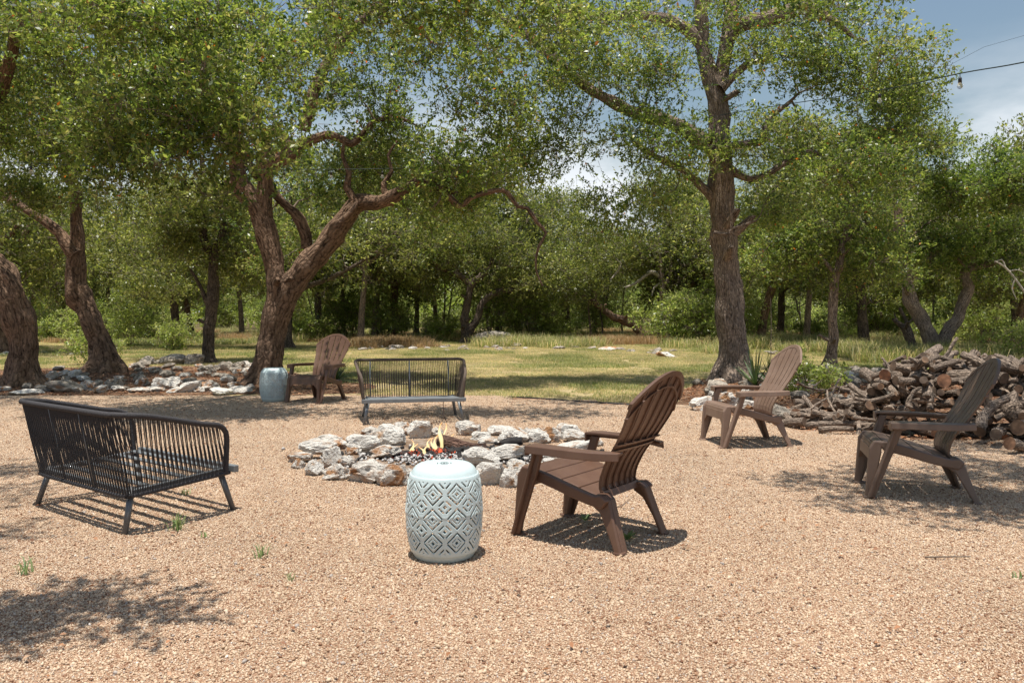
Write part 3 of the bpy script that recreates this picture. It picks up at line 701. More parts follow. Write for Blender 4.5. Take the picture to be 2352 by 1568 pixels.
# 3. leftmost trunk
add_tree('thick leaning oak trunk cut by the left edge of the photo',
    pth(KA, 13.8, [(215, 1400, 142), (205, 1200, 126), (190, 1020, 126), (165, 850, 134), (125, 700, 140), (60, 560, 150), (-20, 450, 150), (-150, 320, 140), (-320, 180, 125), (-450, -20, 110), (-500, -300, 90)]),
    [pth(KD, 13.5, [(-170, 480, 30), (-60, 320, 22, 13), (20, 150, 16, 12.5), (40, 20, 10, 12)])],
    [bl(-40, 60, 12, 1.3, .7, 26), bl(20, 230, 12.6, .8, .5, 12), (-7.5, 11, 5.8, 2.2, 1.5, .6, 34)], seed=3, leaf=.062, per=32, spr=8)

# 4. slim forked oak
add_tree('slender dark oak with a forked top standing left of the twin-stemmed oak',
    pth(KA, 20, [(1735, 1190, 62), (1745, 1080, 50), (1752, 900, 50), (1770, 720, 54), (1790, 600, 56), (1790, 420, 42), (1800, 240, 42), (1845, 130, 34), (1880, 20, 30)]) + pth(K5, 20, [(1240, 1240, 24), (1212, 1080, 22), (1200, 980, 18), (1230, 860, 14)]),
    [pth(KA, 20, [(1795, 260, 34), (1740, 200, 32), (1712, 100, 32), (1700, 0, 30)]) + pth(K5, 20, [(1130, 1150, 22), (1135, 1000, 18), (1130, 880, 12)]),
     pth(KA, 20, [(1755, 700, 22), (1720, 610, 20), (1672, 500, 14), (1600, 380, 10)]),
     pth(KA, 20, [(1870, 130, 14), (1980, 240, 12), (2080, 330, 9), (2150, 430, 6)]),
     pth(K5, 20, [(1130, 1180, 10), (1000, 1180, 9), (940, 1240, 7), (920, 1310, 4)])],
    [bl(470, 440, 19.6, 1.3, .6, 36), bl(400, 540, 20, 1.2, .55, 30), bl(540, 590, 20.5, 1.1, .6, 28), bl(360, 640, 21, .9, .4, 12), bl(560, 470, 20.6, .7, .6, 16)],
    seed=4, leaf=.072, per=42, spr=7, m_bark=M_bark3, m_leaf=M_leaf3)

# 5. the straight oak at right
D5 = 14.7
add_tree('tall straight oak with furrowed grey trunk behind the faded chair',
    pth(KR, D5, [(388, 1150, 118), (360, 1000, 108), (352, 880, 102), (338, 640, 98), (320, 400, 94), (308, 210, 88)]) + pth(K7, D5, [(345, 1180, 76), (340, 1000, 72), (336, 820, 68), (325, 620, 64), (300, 480, 54), (250, 320, 44), (232, 120, 40), (225, -40, 36), (220, -200, 30)]),
    [pth(K7, D5, [(315, 520, 44), (350, 400, 40), (372, 220, 38), (405, 40, 34), (440, -100, 28)]),
     pth(K7, D5-.2, [(350, 850, 34), (410, 818, 24), (490, 808, 22), (575, 785, 24), (595, 705, 20), (635, 640, 16), (695, 600, 12), (780, 520, 8)]),
     pth(K7, D5-.1, [(380, 930, 24), (430, 975, 20), (510, 1005, 20), (600, 975, 20), (720, 900, 18), (860, 850, 14), (960, 940, 12), (1100, 1050, 8)]),
     pth(K7, D5-.2, [(340, 500, 30), (400, 440, 22), (460, 380, 18), (520, 345, 14), (590, 340, 9)]),
     pth(K7, D5-.5, [(300, 1300, 10), (370, 1312, 11), (402, 1280, 10), (392, 1150, 9), (395, 1080, 6)]),
     pth(K7, D5-.5, [(402, 1282, 9), (460, 1262, 8), (540, 1235, 5)]),
     pth(K7, D5, [(310, 1120, 34), (240, 1050, 26), (140, 960, 22), (0, 890, 18), (-150, 800, 12)]),
     pth(KD, D5-.2, [(1625, 330, 20), (1560, 290, 17), (1470, 262, 15), (1400, 232, 14), (1330, 185, 12), (1250, 115, 10), (1180, 60, 8), (1080, 5, 6)]),
     pth(KD, D5, [(1618, 110, 16), (1570, 62, 13), (1490, 38, 12), (1380, 38, 9), (1290, 45, 5)]),
     pth(KD, D5-.8, [(1664, 95, 16, 14.7), (1700, 60, 18, 14.6), (1770, 40, 17), (1850, 20, 13, 13.6), (1910, 45, 8, 13.5), (1965, 90, 3, 13.4)])],
    [bl(1400, 120, 14, 1.6, .7, 40), bl(1520, 330, 13.7, .9, .7, 28), bl(1290, 310, 14.6, .9, .6, 14), bl(1450, 470, 15, 1.0, .6, 22), bl(1480, 190, 13.6, .7, .4, 9),
     bl(1780, 120, 14.4, 1.2, .7, 30), bl(1960, 160, 14.0, 1.0, .8, 32), bl(1840, 320, 13.6, 1.2, .40, 24), bl(1740, 490, 15.0, .8, .35, 12),
     bl(1980, 390, 12.6, .9, .4, 26), bl(2080, 170, 13.2, .55, .8, 18), bl(1560, 30, 15, 1.4, .5, 18), bl(1850, 10, 15, 1.6, .5, 22), bl(1290, 170, 14, .8, .5, 12), bl(2060, 300, 13.6, .6, .5, 12), (1.2, 10.7, 5.2, 1.3, .6, .35, 14), (3.8, 10.4, 5.4, 1.6, .8, .4, 20)],
    seed=5, leaf=.056, per=34, spr=9, m_bark=M_bark2, m_leaf=M_leaf)

# 6. thin straight tree, right
add_tree('thin straight oak rising from the rocks between the faded chair and the log pile',
    pth(KR, 17.5, [(1030, 1050, 42), (1035, 940, 36), (1048, 780, 36), (1040, 640, 34), (1045, 520, 36), (1062, 420, 32), (1088, 300, 28), (1110, 150, 26), (1150, 40, 22), (1180, -120, 16), (1200, -300, 12)]),
    [pth(KR, 17.5, [(1070, 380, 16), (960, 250, 12), (880, 160, 8)]), pth(KR, 17.5, [(1110, 160, 14), (1230, 60, 11), (1320, -30, 7)])],
    [bl(1920, 520, 17.5, 1.3, .9, 44), bl(1810, 590, 17.6, 1.0, .5, 24), bl(2010, 600, 17.6, .8, .45, 18), bl(1930, 400, 17.4, 1.2, .6, 22)],
    seed=6, leaf=.066, per=40, spr=8, m_bark=M_bark2, m_leaf=M_leaf)

# 7. forked oak, right
D7 = 22
add_tree('forked oak whose two curved stems rise behind the log pile',
    pth(KR, D7, [(1740, 1010, 62), (1735, 880, 52), (1690, 760, 50), (1640, 650, 50), (1575, 555, 52), (1555, 430, 44), (1520, 230, 38), (1500, 50, 38), (1480, -150, 30), (1440, -400, 22)]),
    [pth(KR, D7, [(1760, 900, 44), (1820, 780, 42), (1890, 680, 38), (1935, 560, 38), (1975, 460, 34), (1945, 390, 30), (1975, 325, 30), (2060, 310, 24), (2150, 290, 20), (2240, 250, 14)]),
     pth(KR, D7, [(1960, 340, 12), (1920, 280, 10), (1860, 230, 7)]),
     pth(KR, D7, [(1510, 200, 14), (1640, 60, 12), (1780, -20, 8)])],
    [bl(2060, 330, 20.5, 1.5, .9, 46), bl(2190, 430, 21, 1.7, .8, 50), bl(2280, 560, 22, 1.7, .8, 50), bl(2330, 400, 19, 1.0, .8, 26), bl(2120, 560, 22, 1.0, .5, 20), bl(2060, 230, 20, .9, .5, 18)],
    seed=7, leaf=.078, per=42, spr=8, m_bark=M_bark2, m_leaf=M_leaf2,
    dead=[pth(KR, 20.5, [(2360, 500, 7), (2290, 400, 7), (2220, 320, 7), (2150, 280, 5)]), pth(KR, 20.5, [(2225, 325, 5), (2200, 270, 4), (2150, 290, 3)]), pth(KR, 20.5, [(2290, 400, 5), (2270, 470, 4), (2300, 540, 3)]), pth(KR, 20.5, [(2250, 350, 4), (2310, 340, 4), (2370, 370, 3)])])
add_tree('short broken snag of oak standing left of the forked oak',
    pth(KR, 21.5, [(1625, 960, 34), (1600, 880, 30), (1570, 810, 32), (1540, 745, 28), (1500, 710, 20), (1455, 675, 12)]), [pth(KR, 21.5, [(1585, 830, 18), (1560, 720, 14), (1500, 600, 9)])], [], seed=8, m_bark=M_bark3)

# 8. wide low oak in the middle of the lawn
D8 = 33.5
add_tree('low spreading oak with two stems beside a rock slab beyond the lawn',
    pth(K6, D8, [(765, 1360, 30), (760, 1290, 30), (752, 1180, 26), (772, 1080, 24), (795, 985, 24), (850, 945, 20), (905, 885, 16), (930, 800, 11)]),
    [pth(K6, D8, [(775, 1290, 26), (825, 1200, 22), (858, 1110, 20), (905, 1062, 19), (965, 1030, 19), (1060, 1018, 17), (1150, 985, 12)]),
     pth(K6, D8, [(792, 995, 20), (740, 950, 18), (660, 912, 16), (600, 890, 15), (555, 862, 10)]),
     pth(K6, D8, [(730, 945, 10), (700, 890, 8), (640, 860, 6)])],
    [bl(1100, 560, 33, 3.2, 1.6, 90, 2.6), bl(1240, 620, 33.5, 2.4, 1.1, 50, 2), bl(980, 600, 33.5, 1.8, 1.2, 36, 2), bl(1330, 560, 35, 2.0, 1.6, 44, 2)],
    seed=9, leaf=.095, per=34, spr=7, m_bark=M_bark3, m_leaf=M_leaf3, crad=.55)
# 9. leaning trunk
add_tree('oak trunk leaning far to the left at the wood edge, right of centre',
    pth(K6, 35, [(1855, 1330, 28), (1790, 1250, 28), (1710, 1205, 28), (1645, 1185, 24), (1570, 1125, 20), (1520, 1092, 20), (1450, 1062, 16), (1400, 1042, 10)]),
    [pth(K6, 35, [(1530, 1100, 12), (1540, 1050, 10), (1505, 1010, 6)])], [bl(1330, 660, 35, 1.6, .8, 20)], seed=10, leaf=.1, per=30, spr=6, m_leaf=M_leaf3, m_bark=M_bark, crad=.5)

add_tree('half bare oak with twisted grey limbs at the wood edge right of the leaning trunk',
    pth(K6, 36, [(1965, 1310, 24), (1955, 1160, 22), (1945, 1020, 20), (1930, 900, 17), (1925, 780, 14), (1920, 690, 10)]),
    [pth(K6, 36, [(1945, 1010, 14), (1990, 930, 11), (1995, 840, 9), (2020, 780, 6)])],
    [bl(1600, 560, 36.5, 1.8, 1.0, 24)], seed=14, leaf=.1, per=30, spr=6, m_leaf=M_leaf3, m_bark=M_bark2, crad=.5,
    dead=[pth(K6, 36, [(1940, 950, 13), (1880, 915, 12), (1840, 940, 10), (1780, 985, 8), (1720, 1010, 5)]),
          pth(K6, 36, [(1925, 800, 11), (1870, 770, 10), (1820, 730, 9), (1740, 735, 8), (1680, 700, 6), (1640, 745, 6), (1655, 830, 6), (1695, 870, 6), (1660, 930, 6), (1630, 965, 4)]),
          pth(K6, 36, [(1940, 980, 9), (1895, 1010, 6), (1880, 1060, 4)])])

# trees just outside the frame whose branches shade the gravel
add_tree('oak just outside the left of the frame that shades the near gravel',
    [(-6.2, 3.4, 0, .22), (-6.1, 3.4, 1.5, .2), (-5.6, 3.5, 3.2, .17), (-4.6, 3.5, 4.6, .12), (-3.4, 3.4, 5.2, .07)], [],
    [(-1.95, 2.85, 3.2, .42, .26, .12, 6), (-2.35, 2.8, 3.3, .55, .42, .16, 11), (-3.6, 3.6, 4.9, .9, .9, .3, 14), (-4.4, 5.0, 5.2, 1.2, .9, .5, 16)], seed=11, leaf=.05, per=34, spr=9, crad=.22)
add_tree('oak just outside the right of the frame that shades the right hand chair',
    [(7.0, 5.4, 0, .24), (6.9, 5.4, 1.6, .21), (6.3, 5.6, 3.4, .17), (5.2, 5.6, 4.4, .10), (4.0, 5.4, 4.7, .06)], [],
    [(2.9, 4.7, 4.0, 1.1, .45, .15, 34), (3.4, 5.6, 4.3, 1.0, .35, .15, 16), (4.3, 6.2, 5.2, 1.2, 1.0, .5, 30), (2.3, 5.3, 4.2, .7, .3, .15, 7), (3.6, 4.2, 3.9, .7, .25, .15, 8), (5.3, 5.0, 5.2, 1.0, .9, .5, 14)], seed=12, leaf=.05, per=32, spr=9, crad=.26)

# ---- the wood behind: a few kinds, copied
def variant(seed, kind):
    r = random.Random(seed); h = r.uniform(1.9, 2.7)
    lx, ly = r.uniform(-.9, .9), r.uniform(-.4, .4)
    R0 = r.uniform(.13, .22)
    if kind == 'straight': h = 3.3; lx *= .3; R0 = .14
    tr = [(0, 0, 0, R0), (lx*.25+r.uniform(-.1, .1), ly*.2, h*.35, R0*.85), (lx*.6, ly*.6, h*.7, R0*.8), (lx, ly, h, R0*.7), (lx*1.1+r.uniform(-.6, .6), ly, h+1.3, R0*.45), (lx+r.uniform(-.6, .6), ly, h+2.4, R0*.22)]
    limbs = []; blobs = [(lx, ly, h+2.6, 1.8, 1.6, 1.1, 34)]
    for k in range(4):
        a = k*math.pi/2+r.uniform(-.5, .5); c, s = math.cos(a), math.sin(a); q = r.uniform(1.2, 2.1)
        z0 = h*r.uniform(.75, 1); limbs.append([(lx*z0/h, ly*z0/h, z0, R0*.5), (lx+c*q*.5, ly+s*q*.5, z0+.5*r.uniform(.5, 1.4), R0*.36), (lx+c*q, ly+s*q, z0+r.uniform(.6, 1.5), R0*.25), (lx+c*q*1.4, ly+s*q*1.4, z0+r.uniform(.8, 2.2), R0*.12)])
        blobs.append((lx+c*q*1.3, ly+s*q*1.3, z0+r.uniform(.9, 1.9), 1.4, 1.4, .8, 26))
    if kind == 'low': blobs += [(lx+.5, ly-1.2, h-.5, 1.4, .8, .6, 22), (lx-1.4, ly-.6, h-.3, 1.0, .8, .6, 14)]
    blobs.append((lx, ly, h+1.0, 2.2, 1.8, .9, 24)); blobs.append((lx, ly, h-.1, 2.5, 1.9, .6, 16)); blobs.append((lx*.5, ly, h+3.3, 1.3, 1.2, .7, 16))
    return tr, limbs, blobs
VAR = []
for i, kind in enumerate(['spread', 'low', 'straight', 'spread', 'low', 'straight']):
    tr, li, blb = variant(100+i, kind)
    VAR.append(add_tree('x', tr, li, blb, seed=30+i, leaf=.10, per=21, spr=6, crad=.55, twig_min=.008, m_bark=[M_bark3, M_bark, M_bark2][i % 3], m_leaf=M_leaf3, lump=.12))
used = [False]*6
def wood_tree(px, py, v, sc, rz, label, group=None, d=None):
    if d is None: x, y = gd(px, py)
    else: x, y = (px-1176)/FP*d, d
    o = VAR[v] if not used[v] else copy_tree(VAR[v]); used[v] = True
    o.location = (x, y, 0); o.rotation_euler = (0, 0, rz); sc *= 1.14; o.scale = (sc, sc, sc*1.04)
    o['label'] = label
    if group: o['group'] = group
    elif 'group' in o: del o['group']
    return o
for a in [
    (345, 782, 0, 1.0, .4, 'split reddish oak trunk seen between the burled oak and the slender forked oak'),
    (150, 778, 1, 1.0, 2.0, 'bushy oak at the wood edge behind the leaning trunk at far left'),
    (60, 772, 4, 1.1, 1.0, 'low crowned oak at the wood edge nearest the left edge of the photo'),
    (245, 776, 2, .9, 3.0, 'straight thin oak seen just right of the burled oak trunk'),
    (440, 775, 4, .95, 4.0, 'low bushy oak at the wood edge left of the slender forked oak'),
    (556, 776, 2, .95, 5.0, 'straight oak at the wood edge left of the twin-stemmed oak trunk'),
    (735, 782, 3, .9, 1.3, 'oak at the wood edge behind the brown chair beside the far stool'),
    (790, 780, 5, .8, .2, 'pale thin oak trunk standing above the brown chair beside the far stool'),
    (828, 788, 2, 1.0, 1.7, 'straight dark oak trunk rising left of the tan weeds'),
    (903, 779, 1, 1.1, 2.4, 'thick dark oak trunk rising behind the tan weeds'),
    (955, 776, 5, 1.0, 3.1, 'straight grey oak just right of the thick dark trunk'),
    (1003, 775, 2, .9, 4.4, 'slim grey oak between the thick dark trunk and the low spreading oak'),
    (1145, 782, 5, 1.1, 5.3, 'pale straight oak seen through the stems of the low spreading oak'),
    (1192, 780, 0, .9, 2.2, 'bent oak just right of the low spreading oak'),
    (1305, 775, 3, 1.0, .7, 'oak at the wood edge left of the far leaning trunk'),
    (1365, 772, 4, .62, 5.5, 'low oak growing under the far leaning trunk'),
    (1545, 780, 1, 1.0, 4.1, 'dense low oak between the leaning trunk and the tall straight oak'),
    (1610, 776, 4, 1.05, 1.1, 'low oak filling the wood edge left of the tall straight oak'),
    (1790, 779, 3, .9, 3.3, 'oak at the wood edge just right of the tall straight oak'),
    (1852, 786, 2, 1.0, .9, 'straight dark oak behind the top of the faded chair'),
    (1950, 776, 5, 1.0, 2.6, 'thin dark oak just right of the thin straight oak'),
    (2010, 781, 1, 1.0, .1, 'dense oak at the wood edge left of the broken snag'),
    (2110, 779, 4, 1.0, 3.7, 'bushy oak behind the forked oak'),
    (2250, 782, 0, 1.0, 5.0, 'oak at the wood edge right of the forked oak'),
    (2330, 786, 3, .9, 1.9, 'oak at the wood edge nearest the right edge of the photo'),
    ]: wood_tree(*a)
for a in [(20, 0, 1, 1.1, .7, 'bushy oak whose low crown fills the gap behind the leaning trunk at far left', None, 25),
          (400, 0, 3, .85, 2.9, 'spreading oak standing halfway to the wood behind the slender forked oak', None, 29),
          (655, 0, 0, 1.05, 4.9, 'spreading oak hidden behind the fork of the twin-stemmed oak', None, 28),
          (860, 0, 2, 1.1, 1.6, 'tall straight oak rising above the tan weeds', None, 36),
          (1520, 0, 3, 1.0, 4.2, 'spreading oak behind the bright bush left of the tall straight oak', None, 37),
          (1745, 0, 4, 1.1, 5.8, 'bushy oak just right of the tall straight oak, half hidden by it', None, 30),
          (1985, 0, 3, .95, 1.0, 'oak standing between the thin straight oak and the forked oak', None, 28),
          (2330, 0, 1, 1.0, 3.6, 'bushy oak at the right edge beyond the log pile', None, 27)]: wood_tree(*a)
rr = random.Random(5)
for i in range(30):
    d = rr.uniform(57, 68); px = rr.uniform(-150, 2500)
    if 1385 < px < 1500 and d < 60: continue
    wood_tree(px, 0, i % 6, rr.uniform(.85, 1.15), rr.uniform(0, 6.28), '%s oak deep in the wood, %s' % (['spreading', 'low crowned', 'straight'][i % 3], 'left of the twin-stemmed oak' if px < 600 else ('behind the far rope bench' if px < 1000 else ('left of the tall straight oak' if px < 1620 else 'right of the tall straight oak'))), 'oaks deep in the wood', d)

# distant mass of woodland
def far_wood():
    r = np.random.default_rng(77); n = 90000
    a = r.uniform(-.85, .85, n); d = r.uniform(68, 95, n); x = a*d
    top = np.array([4.6+1.3*mnoise.noise(Vector((q*.09, 1, 0)))+.8*mnoise.noise(Vector((q*.4, 4, 0))) for q in x])+(d-68)*.02
    z = top*r.uniform(0, 1, n)**.7
    C = np.stack([x, d, z], -1); V, F = leaf_geo(C, r.normal(size=(n, 3)), r.normal(size=(n, 3))+np.array([0, 0, .8]), r.uniform(.3, .6, n), r.uniform(.18, .34, n))
    o = bpy.data.objects.new('distant_woodland', np_mesh('distant_woodland', V, F, M_under, rnd=np.clip(r.normal(.5, .25, n), 0, 1))); link(o)
    tag(o, 'distant woodland closing the view behind the oaks', 'woodland', kind='stuff')
far_wood()

# thin crooked saplings between the oaks
def sapling(seed):
    r = random.Random(seed); tr = [(0, 0, 0, .055)]; x = y = 0
    for k in range(6): x += r.uniform(-.28, .28); y += r.uniform(-.1, .1); tr.append((x, y, .75*(k+1), .05-.006*k))
    li = []
    for k in (2, 3, 4):
        b = tr[k]; q = r.choice([-1, 1])*r.uniform(.5, 1.0); li.append([(b[0], b[1], b[2], .028), (b[0]+q*.5, b[1], b[2]+.25, .02), (b[0]+q, b[1]+r.uniform(-.3, .3), b[2]+.9, .01)])
    return add_tree('x', tr, li, [(x, y, 4.3, 1.1, 1.0, .7, 16), (x*.6, y, 3.2, 1.2, 1.0, .5, 7)], seed=seed, leaf=.09, per=24, spr=6, crad=.5, m_bark=[M_bark2, M_bark3][seed % 2], m_leaf=M_leaf3, lump=.1, name='sapling')
SAP = [sapling(400+i) for i in range(3)]; sp_used = [False]*3
WH = ['left of the burled oak', 'between the burled and the twin-stemmed oak', 'behind the brown chair by the far stool', 'behind the far rope bench', 'behind the low spreading oak', 'left of the tall straight oak', 'between the tall straight oak and thin straight oak', 'behind the forked oak']
for i in range(30):
    k = i % 8; lo_ = [0, 260, 690, 830, 1060, 1260, 1720, 1950][k]; hi_ = [200, 560, 830, 1050, 1250, 1600, 1900, 2352][k]
    d = rr.uniform(37, 50); px = rr.uniform(lo_, hi_); v = rr.randrange(3)
    o = SAP[v] if not sp_used[v] else copy_tree(SAP[v]); sp_used[v] = True
    o.location = ((px-1176)/FP*d, d, 0); o.rotation_euler = (0, 0, rr.uniform(0, 6.28)); q = rr.uniform(.8, 1.15); o.scale = (q, q, q)
    o['label'] = '%s crooked sapling in the wood %s' % (['pale', 'dark', 'grey'][v], WH[k]); o['group'] = 'thin saplings in the wood'

# shrubs at the wood edge -----------------------------------------
def shrub(seed, h, w, n, leaf, m_leaf, per=26):
    r = random.Random(seed); root = empty('shrub'); tag(root, 'x', 'shrub')
    stems = [[(r.uniform(-.05, .05), r.uniform(-.05, .05), -.02, .012), (r.uniform(-.3, .3)*w, r.uniform(-.3, .3)*w, h*.45, .009), (r.uniform(-.6, .6)*w, r.uniform(-.6, .6)*w, h*.85, .005)] for k in range(5)]
    tw, V, F, tone = grow(stems, [(0, 0, h*.5, w, w, h*.45, n)], np.zeros(3), seed, leaf=leaf, per=per, spr=6, crad=h*.16, twig_min=.003)
    st = MBt()
    for s_ in stems:
        p = smooth_path(s_, .08); st.tube(p[:, :3], p[:, 3], 5)
    st.V += tw.V; st.F += [f+st.n for f in tw.F]; st.T += tw.T; st.n += tw.n
    link(bpy.data.objects.new('stems', st.mesh('stems', M_twig)), root)
    link(tag(bpy.data.objects.new('foliage', np_mesh('foliage', V, F, m_leaf, rnd=tone)), kind='stuff'), root)
    return root
SH = [shrub(50, 1.7, 1.0, 26, .085, M_under), shrub(51, 1.0, .8, 18, .085, M_under), shrub(52, 2.3, 1.1, 34, .09, M_under)]
shu = [False]*3
def put_shrub(px, py, v, s, label, group=None):
    o = SH[v] if not shu[v] else copy_tree(SH[v]); shu[v] = True
    x, y = gd(px, py); o.location = (x, y, 0); o.scale = (s, s, s); o.rotation_euler = (0, 0, (px*7) % 6.28); o['label'] = label
    if group: o['group'] = group
    elif 'group' in o: del o['group']
for a in [(205, 838, 0, .62, 'dark bushy shrub growing against the burled oak trunk'),
          (397, 806, 0, .7, 'small leafy shrub left of the slender forked oak'),
          (300, 797, 2, .9, 'upright pale shrub between the burled oak and the split trunked oak'),
          (1610, 792, 2, 1.1, 'large bright bush at the wood edge left of the tall straight oak'),
          (1560, 790, 0, 1.5, 'rounded bright bush right of the leaning trunk'),
          (1700, 795, 2, .9, 'bush peeking out behind the tall straight oak'),
          (1860, 906, 1, .62, 'small dark green shrub behind the back of the faded chair'),
          (2345, 832, 0, .75, 'dark juniper-like shrub at the right edge of the photo behind the logs'),
          (2250, 790, 2, .9, 'bush behind the right hand stem of the forked oak')]: put_shrub(*a)
for i in range(84):
    px = rr.uniform(-60, 2420); v = rr.choice([0, 1, 2])
    where = ['left of the burled oak', 'between the burled oak and the twin-stemmed oak', 'behind the brown chair and far rope bench', 'behind the low spreading oak', 'left of the tall straight oak', 'between the tall straight and thin straight oaks', 'behind the forked oak', 'at the right edge'][sum(px > q for q in (240, 600, 960, 1260, 1640, 1915, 2200))]
    put_shrub(px, rr.uniform(765, 787), v, rr.uniform(.7, 1.3), '%s in the undergrowth %s' % (['bright bush', 'low bright bush', 'tall pale bush'][v], where), 'bushes along the edge of the wood')

for i in range(44):      # taller brush in the clearing behind the first row
    px = rr.uniform(-40, 2400); v = rr.choice([0, 2])
    where = ['left of the burled oak', 'between the burled oak and the twin-stemmed oak', 'behind the brown chair and far rope bench', 'behind the low spreading oak', 'left of the tall straight oak', 'between the tall straight and thin straight oaks', 'behind the forked oak', 'at the right edge'][sum(px > q for q in (240, 600, 960, 1260, 1640, 1915, 2200))]
    put_shrub(px, rr.uniform(758, 765.5), v, rr.uniform(1.2, 1.8), 'sunlit brush deep in the wood %s' % where, 'sunlit brush deep in the wood')

# ------------------------------------------------------------------ rocks
def rock_mesh(seed, sub=4, pits=0, flat=1.0, m=None, sharp=8):
    import bmesh
    bm = bmesh.new(); bmesh.ops.create_icosphere(bm, subdivisions=sub, radius=1)
    r = random.Random(seed); planes = []
    for k in range(sharp):
        n = Vector((r.gauss(0, 1), r.gauss(0, 1), r.gauss(0, 1))).normalized(); planes.append((n, r.uniform(.55, .85)))
    pit = [(Vector((r.gauss(0, 1), r.gauss(0, 1), r.gauss(0, .8))).normalized(), r.uniform(.10, .26)) for k in range(pits)]
    for v in bm.verts:
        p = v.co.copy(); d0 = p.normalized()
        for n, t in planes:
            q = p.dot(n)
            if q > t: p -= n*(q-t)*.92
        s = seed*3.3
        k = 1+.20*mnoise.noise(p*1.7+Vector((s, 0, 0)))+.12*mnoise.noise(p*4.2+Vector((0, s, 0)))+.06*mnoise.noise(p*9+Vector((0, s, 0)))
        for c, w in pit:
            q = (d0-c).length
            if q < w: k -= .22*(1-(q/w)**2)*(w/.2)
        v.co = p*k
    bm.normal_update()
    me = bpy.data.meshes.new('stone'); bm.to_mesh(me); bm.free(); me.materials.append(m or M_rock)
    me.polygons.foreach_set('use_smooth', [True]*len(me.polygons)); 
    try: me.set_sharp_from_angle(angle=math.radians(32))
    except Exception: pass
    co = np.array([v.co[:] for v in me.vertices]); lo, hi = co.min(0), co.max(0)
    co = (co-(lo+hi)/2)/((hi-lo)/2); me.vertices.foreach_set('co', co.astype(np.float32).ravel()); me.update()
    return me
RK_W = [rock_mesh(i, 4, 2, m=M_rock, sharp=11) for i in range(6)]
RK_P = [rock_mesh(20+i, 4, 16, m=M_rockpit, sharp=6) for i in range(5)]
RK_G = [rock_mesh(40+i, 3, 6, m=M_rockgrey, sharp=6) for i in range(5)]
RK_B = [rock_mesh(60+i, 3, 5, m=M_rockpit, sharp=7) for i in range(3)]

def rock(me, loc, dims, rot, name='stone', parent=None):
    o = bpy.data.objects.new(name, me); o.location = loc; o.scale = [d/2 for d in dims]; o.rotation_euler = rot
    return link(o, parent)

# fire ring
PIT = (-.52, 6.85)
pit = empty('fire_pit', (PIT[0], PIT[1], .012)); tag(pit, 'round fire pit ringed with rough white limestone rocks', 'fire pit')
KF = crop(720, 1030, 2.868)
ring = [  # cx, ybottom, w, h, kind, base z, depth factor, tilt
 (285, 290, 290, 120, 'p', 0, .9), (592, 190, 135, 85, 'p', 0, .9), (540, 285, 215, 118, 'w', 0, .7), (735, 262, 185, 160, 'w', 0, .6), (825, 178, 125, 100, 'p', 0, .9),
 (945, 200, 155, 130, 'w', 0, .7), (1062, 185, 100, 72, 'p', 0, .8), (1290, 178, 152, 108, 'p', 0, .8), (1385, 220, 120, 78, 'w', 0, .8), (1525, 178, 160, 62, 'w', .02, .7),
 (1622, 240, 195, 128, 'w', 0, .6), (1712, 200, 85, 85, 'p', 0, .9), (1795, 235, 155, 112, 'w', 0, .7), (1872, 228, 135, 118, 'p', 0, .8), (2002, 205, 152, 118, 'w', 0, .8),
 (2055, 225, 140, 72, 'w', .03, .8), (2182, 255, 135, 66, 'p', 0, .9), (2085, 300, 265, 85, 'w', 0, .5), (1435, 245, 150, 58, 'w', 0, .8),
 (85, 375, 150, 82, 'p', 0, .9), (215, 350, 235, 88, 'w', .06, .5), (312, 412, 120, 160, 'w', 0, .8), (190, 468, 112, 118, 'w', 0, .8), (350, 500, 175, 118, 'p', 0, .8), (425, 420, 115, 100, 'p', 0, .9),
 (75, 418, 85, 44, 'p', 0, .9), (590, 520, 290, 175, 'p', 0, .62), (740, 545, 190, 160, 'p', 0, .8), (700, 365, 185, 62, 'p', .05, .8), (850, 540, 130, 125, 'p', 0, .8), (950, 560, 150, 110, 'w', 0, .8),
 (1070, 560, 160, 120, 'p', 0, .8), (1200, 560, 150, 120, 'w', 0, .8), (1310, 545, 130, 130, 'p', 0, .8), (1385, 430, 235, 125, 'w', .05, .6), (1440, 540, 190, 170, 'w', 0, .7), (1585, 555, 112, 145, 'w', 0, .7),
 (1562, 392, 230, 92, 'w', .07, .55), (1660, 515, 150, 105, 'p', 0, .8), (1640, 425, 110, 60, 'w', 0, .8), (1930, 395, 270, 90, 'w', .05, .5), (1895, 430, 120, 85, 'w', 0, .8), (1760, 470, 140, 95, 'p', 0, .8),
 (1820, 400, 120, 80, 'w', 0, .8), (2130, 355, 190, 82, 'w', 0, .8), (2060, 430, 150, 85, 'p', 0, .8), (2000, 450, 150, 70, 'w', 0, .8), (470, 330, 100, 50, 'p', 0, .8)]
rs = random.Random(3)
for i, (cx, yb, w, h, kd, bz, df) in enumerate(ring):
    q = KF(cx, yb); x, d = gd(q[0], q[1]); mpp = .91875/2.868/FP*d
    W, Hh = w*mpp, h*mpp*1.02; dep = max(.12, W*df*rs.uniform(.8, 1.1)); d += dep*.35; x = (q[0]-1176)/FP*d
    Hh *= (1.0); me = (RK_W if kd == 'w' else RK_P)[i % (6 if kd == 'w' else 5)]
    Hc = max(.09, Hh*1.04-.14*dep*(H/d))       # part of the apparent height is the top face
    rock(me, (x-PIT[0], d-PIT[1], bz+Hc*.42-.012), (W*1.24, dep*1.15, Hc*1.2), (rs.uniform(-.12, .12), rs.uniform(-.15, .15), rs.choice([0, math.pi])+rs.uniform(-.3, .3)), 'stone', pit)
